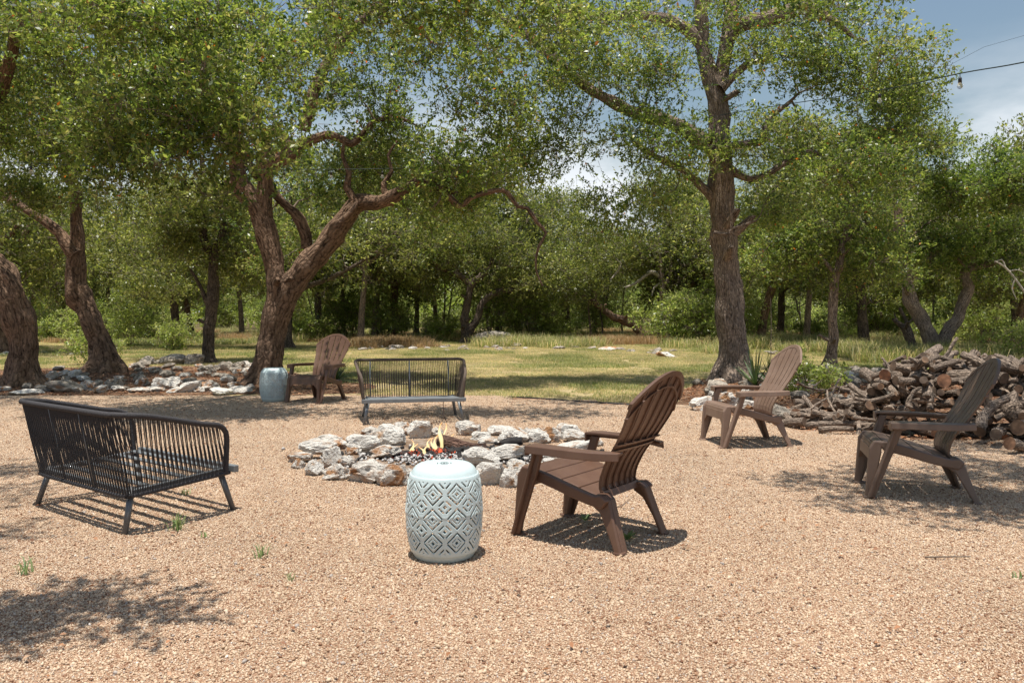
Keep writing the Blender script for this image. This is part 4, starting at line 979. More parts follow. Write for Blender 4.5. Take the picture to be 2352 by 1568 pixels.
# ash bed
r_ = np.random.default_rng(4)
mb = MB(); n = 40; mb.add([(1.12*math.cos(a)*(1+.05*math.sin(5*a)), .95*math.sin(a), .018) for a in np.linspace(0, 2*math.pi, n, endpoint=False)], [tuple(range(n))])
mb.build('ash_bed', ground_mat('ash_and_soil', [(.10, .07, .05), (.22, .15, .10), (.40, .36, .31)], 4, 60, .8, .02), pit)
def chips(name, n, c, sx_, sy_, smin, smax, m, hz_):
    V = (IV[None]*(1+r_.uniform(-.35, .35, (n, 12, 1)))*np.stack([r_.uniform(smin, smax, n), r_.uniform(smin, smax, n), r_.uniform(smin, smax, n)*.6], -1)[:, None]) @ np.transpose(rand_rot(n, r_), (0, 2, 1))
    g = r_.normal(size=(n, 2))*np.array([sx_, sy_])
    V[:, :, 0] += (c[0]+g[:, 0])[:, None]; V[:, :, 1] += (c[1]+g[:, 1])[:, None]
    V[:, :, 2] += (.025+hz_*np.exp(-(g[:, 0]/sx_)**2*.5-(g[:, 1]/sy_)**2*.5)*r_.uniform(.2, 1, n))[:, None]
    F = (IF[None]+np.arange(n)[:, None, None]*12).reshape(-1, 3)
    o = bpy.data.objects.new(name, np_mesh(name, V.reshape(-1, 3), F, m)); link(o, pit); tag(o, kind='stuff')
chips('coals', 900, (.25, 0.02), .42, .16, .01, .035, M_char, .05)
chips('ashes', 900, (.15, -.12), .45, .17, .006, .022, M_ash, .03)
chips('embers', 260, (-.12, -.02), .2, .12, .008, .025, M_ember, .05)

# logs in the fire
def log_mesh(seed, L_, R0, bend=.06, sides=12, fork=False, m=None):
    r = random.Random(seed); k = max(5, int(L_/.07)); mb = MB(); pts = []
    b1, b2 = r.uniform(-bend, bend), r.uniform(-bend, bend)
    for i in range(k):
        t = i/(k-1); pts.append(((t-.5)*L_, b1*math.sin(t*math.pi)+r.uniform(-.006, .006), b2*math.sin(t*2.2)+r.uniform(-.006, .006)))
    R = [R0*(1-.25*i/(k-1))*(1+r.uniform(-.08, .08)) for i in range(k)]
    V, F, UV = tube_geo(pts, R, sides, .2, seed); uvs = [tuple(u) for u in UV]
    faces = [tuple(f) for f in F.tolist()]; mi = [0]*len(faces); V = V.tolist()
    if fork:
        a = np.array(pts[k//2]); q = np.array([r.uniform(.3, .6), r.uniform(-.5, .5), r.uniform(.4, .8)]); q /= np.linalg.norm(q)
        P2 = [a+q*s_*L_*.35+np.array([0, 0, r.uniform(-.01, .01)]) for s_ in (0, .4, .75, 1)]
        v2, f2, u2 = tube_geo(P2, [R0*.55, R0*.5, R0*.42, R0*.35], 8, .2, seed+1); b = len(V)
        V += v2.tolist(); faces += [tuple(i+b for i in f) for f in f2.tolist()]; uvs += [tuple(u) for u in u2]; mi += [0]*len(f2)
        faces.append(tuple(b+3*8+i for i in range(8))); mi.append(1); uvs += [(0, 0)]*8
    faces.append(tuple(range(sides))[::-1]); mi.append(1); uvs += [(0, 0)]*sides
    b = (k-1)*sides; faces.append(tuple(b+i for i in range(sides))); mi.append(1); uvs += [(0, 0)]*sides
    me = bpy.data.meshes.new('log'); me.from_pydata(V, [], faces); me.materials.append(m or M_logbark); me.materials.append(M_cut)
    me.polygons.foreach_set('material_index', mi); me.polygons.foreach_set('use_smooth', [x == 0 for x in mi])
    l = me.uv_layers.new(name='UVMap'); l.data.foreach_set('uv', np.array(uvs, dtype=np.float32).ravel()); me.update(); return me
def place_log(me, a, b, name, label, cat='log', group=None, z=None):
    """lay a unit log so that it runs from a to b"""
    a, b = Vector(a), Vector(b); dv = b-a; o = bpy.data.objects.new(name, me); link(o)
    o.location = (a+b)/2; q = Vector((1, 0, 0)).rotation_difference(dv.normalized()); o.rotation_mode = 'QUATERNION'; o.rotation_quaternion = q
    tag(o, label, cat, group); return o
def P3(cx, cy, z):
    q = KF(cx, cy); x, d = gd(q[0], q[1], z); return (x, d, z)
a_, b_ = P3(1165, 205, .12), P3(1345, 225, .1)
L1 = (Vector(a_)-Vector(b_)).length
place_log(log_mesh(200, max(.42, L1), .06, m=bark_mat('burning_log_bark', (.16, .10, .08), (.03, .015, .01), 40, 16)), a_, b_, 'burning_log', 'thick half burnt log lying behind the flames', 'log')
place_log(log_mesh(201, .42, .035, m=bark_mat('charred_bark', (.09, .075, .06), (.02, .015, .012), 50, 16)), P3(590, 275, .05), P3(720, 275, .05), 'charred_log', 'short grey charred stick left of the flames inside the ring', 'log')
place_log(log_mesh(202, .2, .045, m=M_char), P3(1570, 235, .06), P3(1640, 225, .07), 'charred_log', 'black charred knot of wood at the right of the fire bed', 'log')

# flames: twisting tapered tongues
flame = empty('flame', (*gd(*KF(1070, 300)), .02)); tag(flame, 'yellow orange flames licking up from the middle of the fire bed', 'fire')
fx, fy = flame.location.x, flame.location.y
for i, (cx, cy, hh, w) in enumerate([(1095, 280, .34, .045), (1060, 300, .24, .035), (1165, 240, .17, .025), (1110, 250, .30, .03), (1010, 265, .16, .022), (905, 285, .13, .03), (880, 290, .17, .022), (960, 290, .11, .02), (985, 310, .16, .03), (1040, 285, .19, .025)]):
    q = KF(cx, cy+14); x, d = gd(q[0], q[1], .03); rr2 = random.Random(i*3+1); pts = []; R = []; ph = rr2.uniform(0, 6)
    K = 16
    for j in range(K):
        t = j/(K-1); pts.append((x-fx+.030*math.sin(ph+t*5.5)*t+.04*t*hh, d-fy+.012*math.cos(ph*2+t*4)*t, t*hh-.01)); hh *= .99; R.append(.6*w*(math.sin(min(1, t*1.6+.35)*math.pi/2)*(1-t)**.8)*(1+.28*math.sin(t*13+ph))+.0012)
    mb = MB(); mb.tube(pts, R, 12, caps=True); mb.build('flame_tongue', M_flame, flame, smooth=True)

# loose rocks around the tree beds: each a thing of its own
def loose(px, py, w, h, kd, i, label, group, dd=None, zz=0):
    x, d = gd(px, py); mpp = 1/FP*d; W = w*mpp; Hh = h*mpp
    pool = {'w': RK_W, 'p': RK_P, 'g': RK_G, 'b': RK_B}[kd]; dep = W*rs.uniform(.6, .9); d += dep*.3
    Hc = max(.05, Hh*.95)
    o = rock(pool[i % len(pool)], ((px-1176)/FP*d, d, .01+zz+Hc*.38), (W*1.1, dep, Hc*1.15), (rs.uniform(-.2, .2), rs.uniform(-.2, .2), rs.uniform(-.5, .5)+rs.choice([0, math.pi])), 'limestone_rock')
    tag(o, label, 'rock', group); return o
front = [(60, 908, 70, 14, 'w', 'low pale rock at the left end of the gravel border'), (105, 900, 55, 12, 'g', 'flat grey rock left of the big slanted rock in the gravel border'), (150, 901, 78, 30, 'g', 'large slanted grey rock in the gravel border'), (203, 897, 38, 27, 'p', 'pitted pale rock right of the large slanted grey rock'),
         (226, 890, 26, 20, 'g', 'small dark rock behind the pitted pale rock'), (262, 893, 42, 27, 'g', 'dark humped rock in the gravel border'), (320, 903, 50, 14, 'p', 'low blue grey rock in the gravel border'), (355, 901, 42, 13, 'p', 'flat pale rock before the pair of stacked border rocks'),
         (368, 893, 34, 28, 'w', 'rounded cream rock leaning on the paler one beside it'), (398, 894, 44, 30, 'w', 'tallest cream rock of the left gravel border'), (402, 903, 34, 14, 'p', 'small pale rock at the foot of the tallest cream border rock'), (436, 902, 50, 26, 'w', 'pointed cream rock in the gravel border'), (456, 902, 26, 14, 'w', 'small white rock at the foot of the pointed cream one'),
         (480, 900, 46, 28, 'p', 'orange stained rock in the gravel border'), (508, 908, 55, 17, 'w', 'flat white rock at the edge of the gravel'), (552, 904, 50, 16, 'w', 'low white rock just left of the far stool'), (428, 882, 24, 14, 'g', 'small grey rock behind the pointed cream rock'),
         (120, 872, 32, 20, 'w', 'white rock with a sunlit top right of the leaning trunk'), (150, 866, 28, 18, 'p', 'blue grey rock right of the sunlit white rock'), (172, 868, 34, 20, 'w', 'pale rock below the foot of the burled oak'), (190, 875, 30, 12, 'w', 'small pale rock before the burled oak'), (135, 852, 30, 12, 'g', 'grey rock behind the sunlit white rock'),
         (338, 838, 38, 22, 'g', 'rounded grey rock at the left end of the raised rock heap'), (400, 838, 60, 26, 'g', 'long shadowed rock in the raised heap'), (445, 838, 50, 28, 'g', 'dark overhanging rock left of the slender forked oak'), (365, 838, 30, 14, 'g', 'small pale topped rock between two dark ones in the heap'),
         (1612, 945, 62, 36, 'w', 'large smooth cream rock left of the faded chair'), (1672, 938, 44, 40, 'p', 'honeycombed white rock framed by the arm of the faded chair'), (1710, 950, 48, 34, 'p', 'rusty rock seen through the arm of the faded chair'), (1640, 905, 60, 34, 'g', 'dark rock beside the roots of the tall straight oak'), (1790, 975, 60, 50, 'g', 'big blue grey rock behind the seat of the faded chair'),
         (1906, 868, 52, 28, 'g', 'broad flat rock at the foot of the thin straight oak'), (1965, 858, 32, 20, 'g', 'dark rock on the top edge of the right bed'), (1990, 878, 60, 24, 'g', 'long low rock on the slope above the logs'), (2015, 868, 34, 26, 'g', 'round grey rock right of the long low one'), (1855, 962, 22, 10, 'w', 'small white rock by the back of the faded chair'),
         (1530, 822, 46, 14, 'p', 'wide pale boulder on the far lawn left of the tall straight oak'), (1395, 806, 44, 9, 'p', 'pale flat rock right of middle on the far lawn border')]
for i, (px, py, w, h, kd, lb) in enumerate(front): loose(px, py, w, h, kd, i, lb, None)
G1 = 'grey rocks scattered over the left tree bed'; G2 = 'weathered rocks heaped under the trees at right'; G3 = 'pale rocks bordering the far lawn'
for i in range(78):
    t = rs.random()
    if i < 44: px, py = rs.uniform(300, 590), rs.uniform(840, 868)+0
    elif i < 62: px, py = rs.uniform(90, 600), rs.uniform(868, 895)
    else: px, py = rs.uniform(-10, 330), rs.uniform(878, 905)
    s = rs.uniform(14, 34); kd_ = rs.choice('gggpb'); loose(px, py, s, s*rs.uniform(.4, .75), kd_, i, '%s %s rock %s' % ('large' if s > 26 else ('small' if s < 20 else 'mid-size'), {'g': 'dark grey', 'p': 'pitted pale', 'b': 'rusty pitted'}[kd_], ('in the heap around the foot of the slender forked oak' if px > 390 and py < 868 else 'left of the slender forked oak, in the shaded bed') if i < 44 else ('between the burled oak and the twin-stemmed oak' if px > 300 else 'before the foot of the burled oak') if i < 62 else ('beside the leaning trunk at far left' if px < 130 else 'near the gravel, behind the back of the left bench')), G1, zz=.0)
for i in range(62):
    px = rs.uniform(1590, 2080); py = 862+rs.uniform(0, 85)*(.4+.6*(px-1590)/490) if px > 1740 else rs.uniform(885, 925)
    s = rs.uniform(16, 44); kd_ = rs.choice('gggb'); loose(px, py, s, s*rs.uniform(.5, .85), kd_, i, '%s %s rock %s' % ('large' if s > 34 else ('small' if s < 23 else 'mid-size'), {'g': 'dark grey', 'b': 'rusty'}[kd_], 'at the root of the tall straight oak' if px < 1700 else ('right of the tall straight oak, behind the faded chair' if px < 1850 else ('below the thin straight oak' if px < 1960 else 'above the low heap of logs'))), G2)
for i in range(58):
    px = rs.uniform(830, 1600); py = 798+(px-1180)*.04+rs.uniform(-4, 5) if px > 1180 else rs.uniform(797, 806)
    s = rs.uniform(9, 26); loose(px, py, s, s*rs.uniform(.25, .45), rs.choice('pgg'), i, '%s rock in the far lawn border %s' % ('broad flat pale' if s > 22 else 'small pale', 'above the far rope bench' if px < 1090 else ('right of the low spreading oak' if px < 1300 else 'left of the tall straight oak')), G3)
for i in range(14):
    px = rs.uniform(-10, 230); py = rs.uniform(806, 818); s = rs.uniform(12, 28); loose(px, py, s, s*.3, 'w', i, 'pale rock in the far border behind the burled oak', 'pale rocks in the far left border')
for i in range(16):
    px = rs.uniform(1740, 2060); py = rs.uniform(806, 814); s = rs.uniform(12, 30); loose(px, py, s, s*.4, rs.choice('pg'), i, 'grey rock in the far border behind the thin straight oak', 'grey rocks in the far right border')
o = rock(RK_G[1], (*gd(1134, 790), .24), (1.7, 1.0, .60), (0, .06, 0), 'limestone_slab'); tag(o, 'big pitted limestone slab at the foot of the low spreading oak', 'rock')

# ------------------------------------------------------------------ chairs
BK = [(-.17, .262), (-.150, .31), (-.158, .36), (-.20, .45), (-.275, .555), (-.335, .65), (-.385, .75), (-.435, .85), (-.475, .93)]
def bprof(z):
    zs = [p[1] for p in BK]; ys = [p[0] for p in BK]; return float(np.interp(z, zs, ys))
def bhalf(z): return float(np.interp(z, [.26, .40, .56, .70, .80, .93], [.188, .205, .235, .272, .287, .287]))
def ztop(u):
    k = min(1, abs(u)/.287); return .775+.155*(1-k**2.1)
def make_chair(label, m, loc, rz):
    c = empty('adirondack_chair', (loc[0], loc[1], .014), rz); tag(c, label, 'chair')
    NS = 6
    # back slats with raised edges behind (open U section as moulded)
    for i in range(NS):
        f0, f1 = -1+2*i/NS+.022, -1+2*(i+1)/NS-.022
        mb = MB(); zs = []
        ut = (f0+f1)/2*.287; zt = ztop(ut)
        K = 17; secs = []
        for k in range(K):
            t = k/(K-1); row = []
            for f, dy in ((f0, -.016), (f0, 0), (f0*.5+f1*.5, -.003), (f1, 0), (f1, -.016)):
                ztf = ztop(f*.287); z = .275+(ztf-.275)*t; w = bhalf(z); u = f*w
                row.append((u, bprof(z)+.22*u*u+dy, z+(dy*-.25)))
            for f, dy in ((f1*.93+f0*.07, -.016), (f1*.93+f0*.07, -.006), (f0*.93+f1*.07, -.006), (f0*.93+f1*.07, -.016)):
                ztf = ztop(f*.287); z = .275+(ztf-.275)*t-.002*t; w = bhalf(z); u = f*w
                row.append((u, bprof(z)+.22*u*u+dy, z+(dy*-.25)))
            secs.append(row)
        n = 9; vs = [p for row in secs for p in row]; fs = []
        for k in range(K-1):
            for j in range(n): fs.append((k*n+j, k*n+(j+1) % n, (k+1)*n+(j+1) % n, (k+1)*n+j))
        for b in (0, (K-1)*n):
            q = [(0, 1, 7, 8), (1, 2, 6, 7), (2, 3, 6), (3, 4, 5, 6)]
            for g in q: fs.append(tuple(b+x for x in g))
        mb.add(vs, fs); mb.build('back_slat', m, c)
    def band(zf0, zf1, dy0, dy1, name):
        mb = MB(); K = 21; vs = []
        for k in range(K):
            f = -1+2*k/(K-1)
            for zf, dy in ((zf0, dy0), (zf1, dy0), (zf1, dy1), (zf0, dy1)):
                z = zf(f) if callable(zf) else zf; u = f*bhalf(z)*(1.0 if name != 'top_rim' else 1.012)
                vs.append((u, bprof(z)+.22*u*u+dy, z))
        fs = [(0, 1, 2, 3), tuple((K-1)*4+j for j in (3, 2, 1, 0))]
        for k in range(K-1):
            for j in range(4): fs.append((k*4+j, (k+1)*4+j, (k+1)*4+(j+1) % 4, k*4+(j+1) % 4))
        mb.add(vs, fs); return mb.build(name, m, c)
    band(lambda f: ztop(f*.287)-.024, lambda f: ztop(f*.287)+.004, .002, -.018, 'top_rim')
    band(lambda f: ztop(f*.287)-.085, lambda f: ztop(f*.287)-.077, -.002, -.019, 'cross_rib')
    band(.505, .555, -.0015, -.012, 'lumbar_band'); band(.548, .556, -.011, -.030, 'cross_rib'); band(.516, .524, -.011, -.026, 'cross_rib')
    band(.262, .296, -.0015, -.024, 'bottom_band')
    # seat: slats across, curved lip at the front
    S = [(.330, .315), (.322, .355), (.295, .382), (.25, .386), (.15, .364), (.05, .336), (-.06, .305), (-.175, .272)]
    def spt(t):
        ys = np.linspace(0, 1, len(S)); return (float(np.interp(t, ys, [p[0] for p in S])), float(np.interp(t, ys, [p[1] for p in S])))
    bounds = [(.0, .19), (.2, .40), (.412, .545), (.557, .69), (.702, .835), (.847, 1.0)]
    for (t0, t1) in bounds:
        mb = MB(); pts = [spt(t0+(t1-t0)*k/6) for k in range(7)]; vs = []
        for (y, z) in pts:
            w = .222+(y+.18)*.045
            dz = .0
            vs += [(-w, y, z), (w, y, z), (w, y-.004, z-.016), (-w, y-.004, z-.016)]
        fs = [(0, 1, 2, 3), (27, 26, 25, 24)]
        for k in range(6):
            for j in range(4): fs.append((k*4+j, (k+1)*4+j, (k+1)*4+(j+1) % 4, k*4+(j+1) % 4))
        mb.add(vs, fs); mb.build('seat_slat', m, c, bevel=.003)
    # front apron
    mb = MB(); K = 15; vs = []
    for k in range(K):
        u = -.235+.47*k/(K-1); e = abs(u)/.235; zb = .255-.0*e-.07*max(0, e-.72)/.28
        vs += [(u, .333, .33), (u, .341, zb), (u, .322, zb), (u, .314, .33)]
    fs = [(0, 1, 2, 3), tuple((K-1)*4+j for j in (3, 2, 1, 0))]
    for k in range(K-1):
        for j in range(4): fs.append((k*4+j, (k+1)*4+j, (k+1)*4+(j+1) % 4, k*4+(j+1) % 4))
    mb.add(vs, fs); mb.build('front_apron', m, c)
    for s in (-1, 1):
        # side rail
        rail = [(.30, .378), (.25, .383), (.15, .362), (.05, .334), (-.06, .303), (-.15, .282), (-.20, .290), (-.235, .262), (-.20, .215), (-.10, .232), (0, .256), (.10, .284), (.20, .308), (.25, .318)]
        mb = MB(); mb.prism(rail, s*.228, s*.262, lambda z: 0); mb.build('side_rail', m, c, bevel=.009)
        # front leg: apron leg + arm post sharing a foot
        mb = MB()
        mb.prism([(.343, .335), (.312, .384), (.262, .384), (.268, .30), (.327, .005), (.368, .005)], s*.222, s*.262, lambda z: s*(.335-z)*.02)
        mb.prism([(.190, .50), (.138, .50), (.175, .38), (.213, .28), (.315, .005), (.352, .005)], s*.2635, s*.288, lambda z: s*(z*.035))
        mb.prism([(.195, .50), (.175, .50), (.335, .006), (.362, .006)], s*.2655, s*.308, lambda z: s*(z*.035-.004))
        mb.box((s*.245, .338, .006), (.06, .085, .018)); mb.build('leg', m, c, bevel=.009)
        # rear leg, flared outwards
        mb = MB(); sh = lambda z: -s*z*.14
        mb.prism([(-.125, .225), (-.150, .285), (-.20, .29), (-.232, .262), (-.272, .14), (-.322, .005), (-.282, .005), (-.232, .10), (-.182, .19)], s*.20+s*.05, s*.22+s*.05, sh)
        mb.prism([(-.150, .285), (-.20, .29), (-.232, .262), (-.275, .14), (-.325, .005), (-.305, .005), (-.252, .14), (-.205, .25)], s*.196, s*.2495, lambda z: sh(z)*.9)
        mb.box((s*.245, -.302, .006), (.055, .06, .016)); mb.build('leg', m, c, bevel=.009)
        # arm
        mb = MB(); A = [(.225, .262, .350, .508), (.16, .258, .362, .512), (.05, .262, .362, .512), (-.08, .262, .350, .510), (-.18, .250, .325, .508), (-.25, .222, .292, .507), (-.30, .205, .258, .507)]
        vs = []
        for (y, xi, xo, z) in A: vs += [(s*xi, y, z+.012), (s*xo, y, z+.010), (s*(xo+.004), y, z-.032), (s*(xo-.006), y, z-.032), (s*(xo-.010), y, z-.004), (s*xi, y, z-.004)]
        n = 6; fs = [tuple(range(n)), tuple((len(A)-1)*n+j for j in range(n))[::-1]]
        for k in range(len(A)-1):
            for j in range(n): fs.append((k*n+j, (k+1)*n+j, (k+1)*n+(j+1) % n, k*n+(j+1) % n))
        mb.add(vs, fs); mb.box((s*.306, .222, .492), (.094, .010, .052)); mb.build('arm', m, c, bevel=.004)
    for o in c.children:      # even the winding out
        pass
    return c
make_chair('brown plastic adirondack chair seen from behind, nearest the camera', M_chair, (.46, 4.48), math.radians(52.8))
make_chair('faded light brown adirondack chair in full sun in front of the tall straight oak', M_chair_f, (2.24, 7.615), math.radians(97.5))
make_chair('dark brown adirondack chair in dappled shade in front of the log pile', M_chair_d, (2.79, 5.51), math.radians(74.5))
make_chair('brown adirondack chair facing the fire beside the far stool', M_chair, (-2.745, 11.3), math.radians(159))

# ------------------------------------------------------------------ stools
def make_stool_meshes():
    RB = [(0, .148), (.03, .166), (.08, .180), (.15, .190), (.225, .193), (.235, .1945), (.245, .193), (.32, .189), (.38, .182), (.41, .174), (.43, .165), (.45, .152), (.462, .142)]
    def rad(z): return float(np.interp(z, [p[0] for p in RB], [p[1] for p in RB]))
    NP, V0, V1 = 10, .048, .405; per = (V1-V0)/3.0; NC = 24      # pattern period in height
    v_mid = (V0+V1)/2
    verts = {}; VL = []; FL = []
    def vid(a, b):           # integer lattice coordinates a,b (units 1/NC)
        u = (a+b)/2/NC; v = (a-b)/2/NC; key = (round(((a+b) % (2*NP*NC))), a-b)
        if key not in verts:
            th = 2*math.pi*u/NP; z = v_mid+v*per; r = rad(z); verts[key] = len(VL); VL.append((r*math.cos(th), r*math.sin(th), z))
        return verts[key]
    amax = int((NP+3)*NC)
    def hole(a, b):          # cell centre in squares
        A, B = a/NC, b/NC; ia, ib = round(A), round(B); p, q = A-ia, B-ib; m = max(abs(p), abs(q)); k = min(abs(p), abs(q))
        v = (A-B)/2; lim = 1.47
        if abs(v) > lim: return False
        if (ia+ib) % 2 == 0:
            # big diamond: left/right corners are where p and q share a sign
            if m < .075: return True
            if .19 < m < .26 and k < .16: return True
            if .385 < m < .455:
                lr = p*q > 0
                return k < (.36 if lr else .5)
        else:
            if m < .07: return True
            if .23 < m < .345 and k < .21: return True
        return False
    vlim = (V1-V0)/2/per+.12
    seen = set()
    for a in range(-4*NC, (NP+4)*NC):
        for b in range(-4*NC, (NP+4)*NC):
            u2 = a+b+1
            if u2 < 0 or u2 >= 2*NP*NC: continue
            v = (a-b)/2/NC
            if abs(v) > vlim: continue
            if hole(a+.5, b+.5): continue
            FL.append((vid(a, b), vid(a+1, b), vid(a+1, b+1), vid(a, b+1)))
    body = bpy.data.meshes.new('lattice_body'); body.from_pydata(VL, [], FL); body.materials.append(M_aqua)
    body.polygons.foreach_set('use_smooth', [True]*len(FL)); body.update()
    def lathe(prof, name):
        mb = MB(); n = 96; K = len(prof)
        vs = [(r*math.cos(2*math.pi*i/n), r*math.sin(2*math.pi*i/n), z) for (z, r) in prof for i in range(n)]
        fs = [(k*n+i, k*n+(i+1) % n, (k+1)*n+(i+1) % n, (k+1)*n+i) for k in range(K-1) for i in range(n)]
        if prof[0][1] < .01: pass
        me = bpy.data.meshes.new(name); me.from_pydata(vs, [], fs); me.materials.append(M_aqua); me.polygons.foreach_set('use_smooth', [True]*len(fs)); me.update(); return me
    zt = [V1-.012+k*.01 for k in range(5)]
    top = lathe([(z, rad(z)+.0006) for z in zt]+[(.443, .158), (.454, .148), (.460, .140), (.464, .132), (.466, .120), (.4665, .07), (.4665, .001)], 'stool_top')
    bot = lathe([(0, .120), (.0, .150)]+[(z, rad(z)+.0015) for z in (.01, .02, .03, .04, .05, .06, V0+.012)], 'base_ring')
    mb = MB()
    for s in (-1, 1):
        mb.box((s*.034, 0, .4672), (.004, .030, .0015)); mb.box((s*.019, 0, .4672), (.010, .004, .0015)); mb.box((s*.012, .0, .4672), (.003, .018, .0015))
        mb.box((0, s*.022, .4672), (.036, .003, .0015)); mb.box((0, s*.009, .4672), (.012, .0035, .0015))
    slot_shades = bpy.data.meshes.new('vent_slot'); slot_shades.from_pydata(mb.v, [], mb.f); slot_shades.materials.append(M_slot_shade)  # thin dark bars laid on the top, drawn as the shade in pierced openings
    return body, top, bot, slot_shades
SM = make_stool_meshes()
def make_stool(label, loc, rz):
    s = empty('garden_stool', (loc[0], loc[1], .015), rz); tag(s, label, 'stool')
    b = link(bpy.data.objects.new('lattice_body', SM[0]), s); md = b.modifiers.new('wall', 'SOLIDIFY'); md.thickness = .0045; md.offset = -1
    for nm, me in (('stool_top', SM[1]), ('base_ring', SM[2]), ('vent_slot_shades', SM[3])): link(bpy.data.objects.new(nm, me), s)
    return s
make_stool('pale aqua pierced metal garden stool standing in the foreground gravel', (-.347, 4.10), .1)
make_stool('pale aqua pierced garden stool at the foot of the twin-stemmed oak', (-3.35, 11.26), .4)

# ------------------------------------------------------------------ rope benches
def make_sofa(label, loc, heading, rope, leg_m):
    rz = math.atan2(-heading[0], heading[1]); c = empty('rope_bench', (loc[0], loc[1], .014), rz); tag(c, label, 'bench')
    zb, zt, za = .245, .675, .575
    hw, hd = .56, .335
    def zf(y): return -.04*(hd-y)/(2*hd)
    # lower rail: runs down one side, along the back, up the other
    def lower():
        p = [(hw, hd-.02), (hw, -hd+.10), (hw-.03, -hd+.03), (hw-.10, -hd)]
        q = p+[(-x, y) for x, y in p[::-1]]
        return [(x, y, zb+zf(y)) for x, y in q]
    def upper():
        p = [(hw-.005, hd-.045, zb), (hw+.002, hd-.045, .36), (hw+.012, hd-.05, .47), (hw+.022, hd-.075, .52), (hw+.035, hd-.13, .552), (hw+.05, hd-.25, .575), (hw+.07, -.12, .625), (hw+.085, -hd+.06, .66), (hw+.07, -hd-.035, .672), (hw+.03, -hd-.085, .677), (hw-.12, -hd-.10, zt)]
        return p+[(-x, y, z) for x, y, z in p[::-1]]
    lo = smooth_path([(*p, .012) for p in lower()], .02); up = smooth_path([(*p, .0165) for p in upper()], .02)
    mb = MB(); mb.tube(lo[:, :3], lo[:, 3], 10); mb.build('lower_rail', rope, c, smooth=True)
    # wrapped top rail: ribbed radius reads as wound rope
    def resample(P, n):
        d = np.concatenate([[0], np.cumsum(np.linalg.norm(np.diff(P, axis=0), axis=1))]); t = np.linspace(0, d[-1], n)
        return np.stack([np.interp(t, d, P[:, k]) for k in range(3)], -1)
    U = resample(up[:, :3], 520); R = .0155+.0022*np.abs(np.sin(np.arange(520)*math.pi/2.5))
    mb = MB(); mb.tube(U, R, 10); mb.build('top_rail', rope, c, smooth=True)
    # ropes
    i0, i1 = 0, len(up)-1
    upn = up[:, :3]; zmask = [k for k in range(len(upn)) if upn[k, 2] > .535]; ku = upn[zmask[0]:zmask[-1]+1]
    n = 176; A = resample(lo[:, :3], n); B = resample(ku, n)
    mb = MB()
    for k in range(1, n-1):
        a, b = A[k], B[k]; off = .0025 if k % 2 else -.0025
        d = (b-a); mb.tube([a+np.array([off, 0, -.008]), a*.5+b*.5+np.array([off, off, 0]), b+np.array([-off, 0, .01])], .0032, 5, caps=False)
    # double layer of ropes on the arms and back, slightly fanned
    for k in range(2, n-2, 2):
        a, b = A[k]+np.array([0, .006, 0]), B[k+1]+np.array([0, .006, 0]); mb.tube([a, b], .0026, 4, caps=False)
    tag(mb.build('rope_weave', rope, c, smooth=True), kind='stuff')
    # slim metal uprights
    for x in (-hw+.09, 0, hw-.09) if heading[1] < 0 else (-.19, .19):
        mb = MB(); mb.tube([(x, -hd+.004, zb-.04), (x, -hd-.05, .46), (x, -hd-.092, zt-.012)], .008, 8); mb.build('upright', M_frame, c, smooth=True)
    # seat frame and slats
    mb = MB(); mb.box((0, hd+.015, .262), (2*hw+.04, .035, .042)); mb.build('front_rail', M_frame, c, bevel=.004)
    mb = MB(); mb.box((0, -hd+.035, .225), (2*hw-.08, .03, .03)); mb.build('back_rail', M_frame, c, bevel=.004)
    for s in (-1, 1):
        mb = MB(); mb.box((s*(hw-.035), .017, .241), (.03, 2*hd-.05, .03), Matrix.Rotation(.06, 3, 'X')); mb.build('side_rail', M_frame, c, bevel=.004)
    for k in range(5):
        y = hd-.075-k*.115; mb = MB(); mb.box((0, y, .277+zf(y)), (2*hw-.10, .046, .012)); mb.build('seat_slat', M_frame, c, bevel=.003)
    for sx_ in (-1, 1):
        for sy_ in (-1, 1):
            mb = MB(); mb.tube([(sx_*(hw-.055), sy_*(hd-.055), .25), (sx_*(hw-.005), sy_*(hd+.01), 0)], [.020, .0155], 14); mb.build('leg', leg_m, c, smooth=True)
    return c
make_sofa('charcoal rope bench seen from behind at left, its slats shadowed on the gravel', (-2.40, 5.08), (.6, .8), M_rope, M_legmetal)
make_sofa('brown grey rope bench facing the camera behind the fire ring', (-1.16, 9.28), (.2, -.98), M_rope_b, M_frame)

# ------------------------------------------------------------------ firewood
LG = [log_mesh(300+i, [.34, .42, .38, .46, .36, .40, .30, .44][i], [.055, .042, .066, .038, .05, .03, .072, .046][i], .03, 12, fork=(i in (3, 7))) for i in range(8)]
LL = [log_mesh(320+i, [.75, .62, .85, .7, .8][i], [.05, .06, .045, .065, .04][i], .07, 12, fork=(i in (2, 4))) for i in range(5)]
BR = [log_mesh(340+i, [.7, .55, .8][i], .016, .09, 7, fork=True) for i in range(3)]
rl = random.Random(17)
def put(me, c, yaw, pitch, roll, label, group, sc=1, name='firewood_log'):
    o = bpy.data.objects.new(name, me); link(o); o.location = c
    o.rotation_euler = (Matrix.Rotation(yaw, 3, 'Z') @ Matrix.Rotation(-pitch, 3, 'Y') @ Matrix.Rotation(roll, 3, 'X')).to_euler(); o.scale = (1, sc, sc)
    tag(o, label, 'log', group); return o
def ph(x):     # height of the main heap along x
    return float(np.interp(x, [3.55, 3.75, 3.9, 4.2, 4.55, 5.0, 5.5, 6.4], [.08, .28, .52, .76, .84, .80, .72, .55]))
cnt = 0
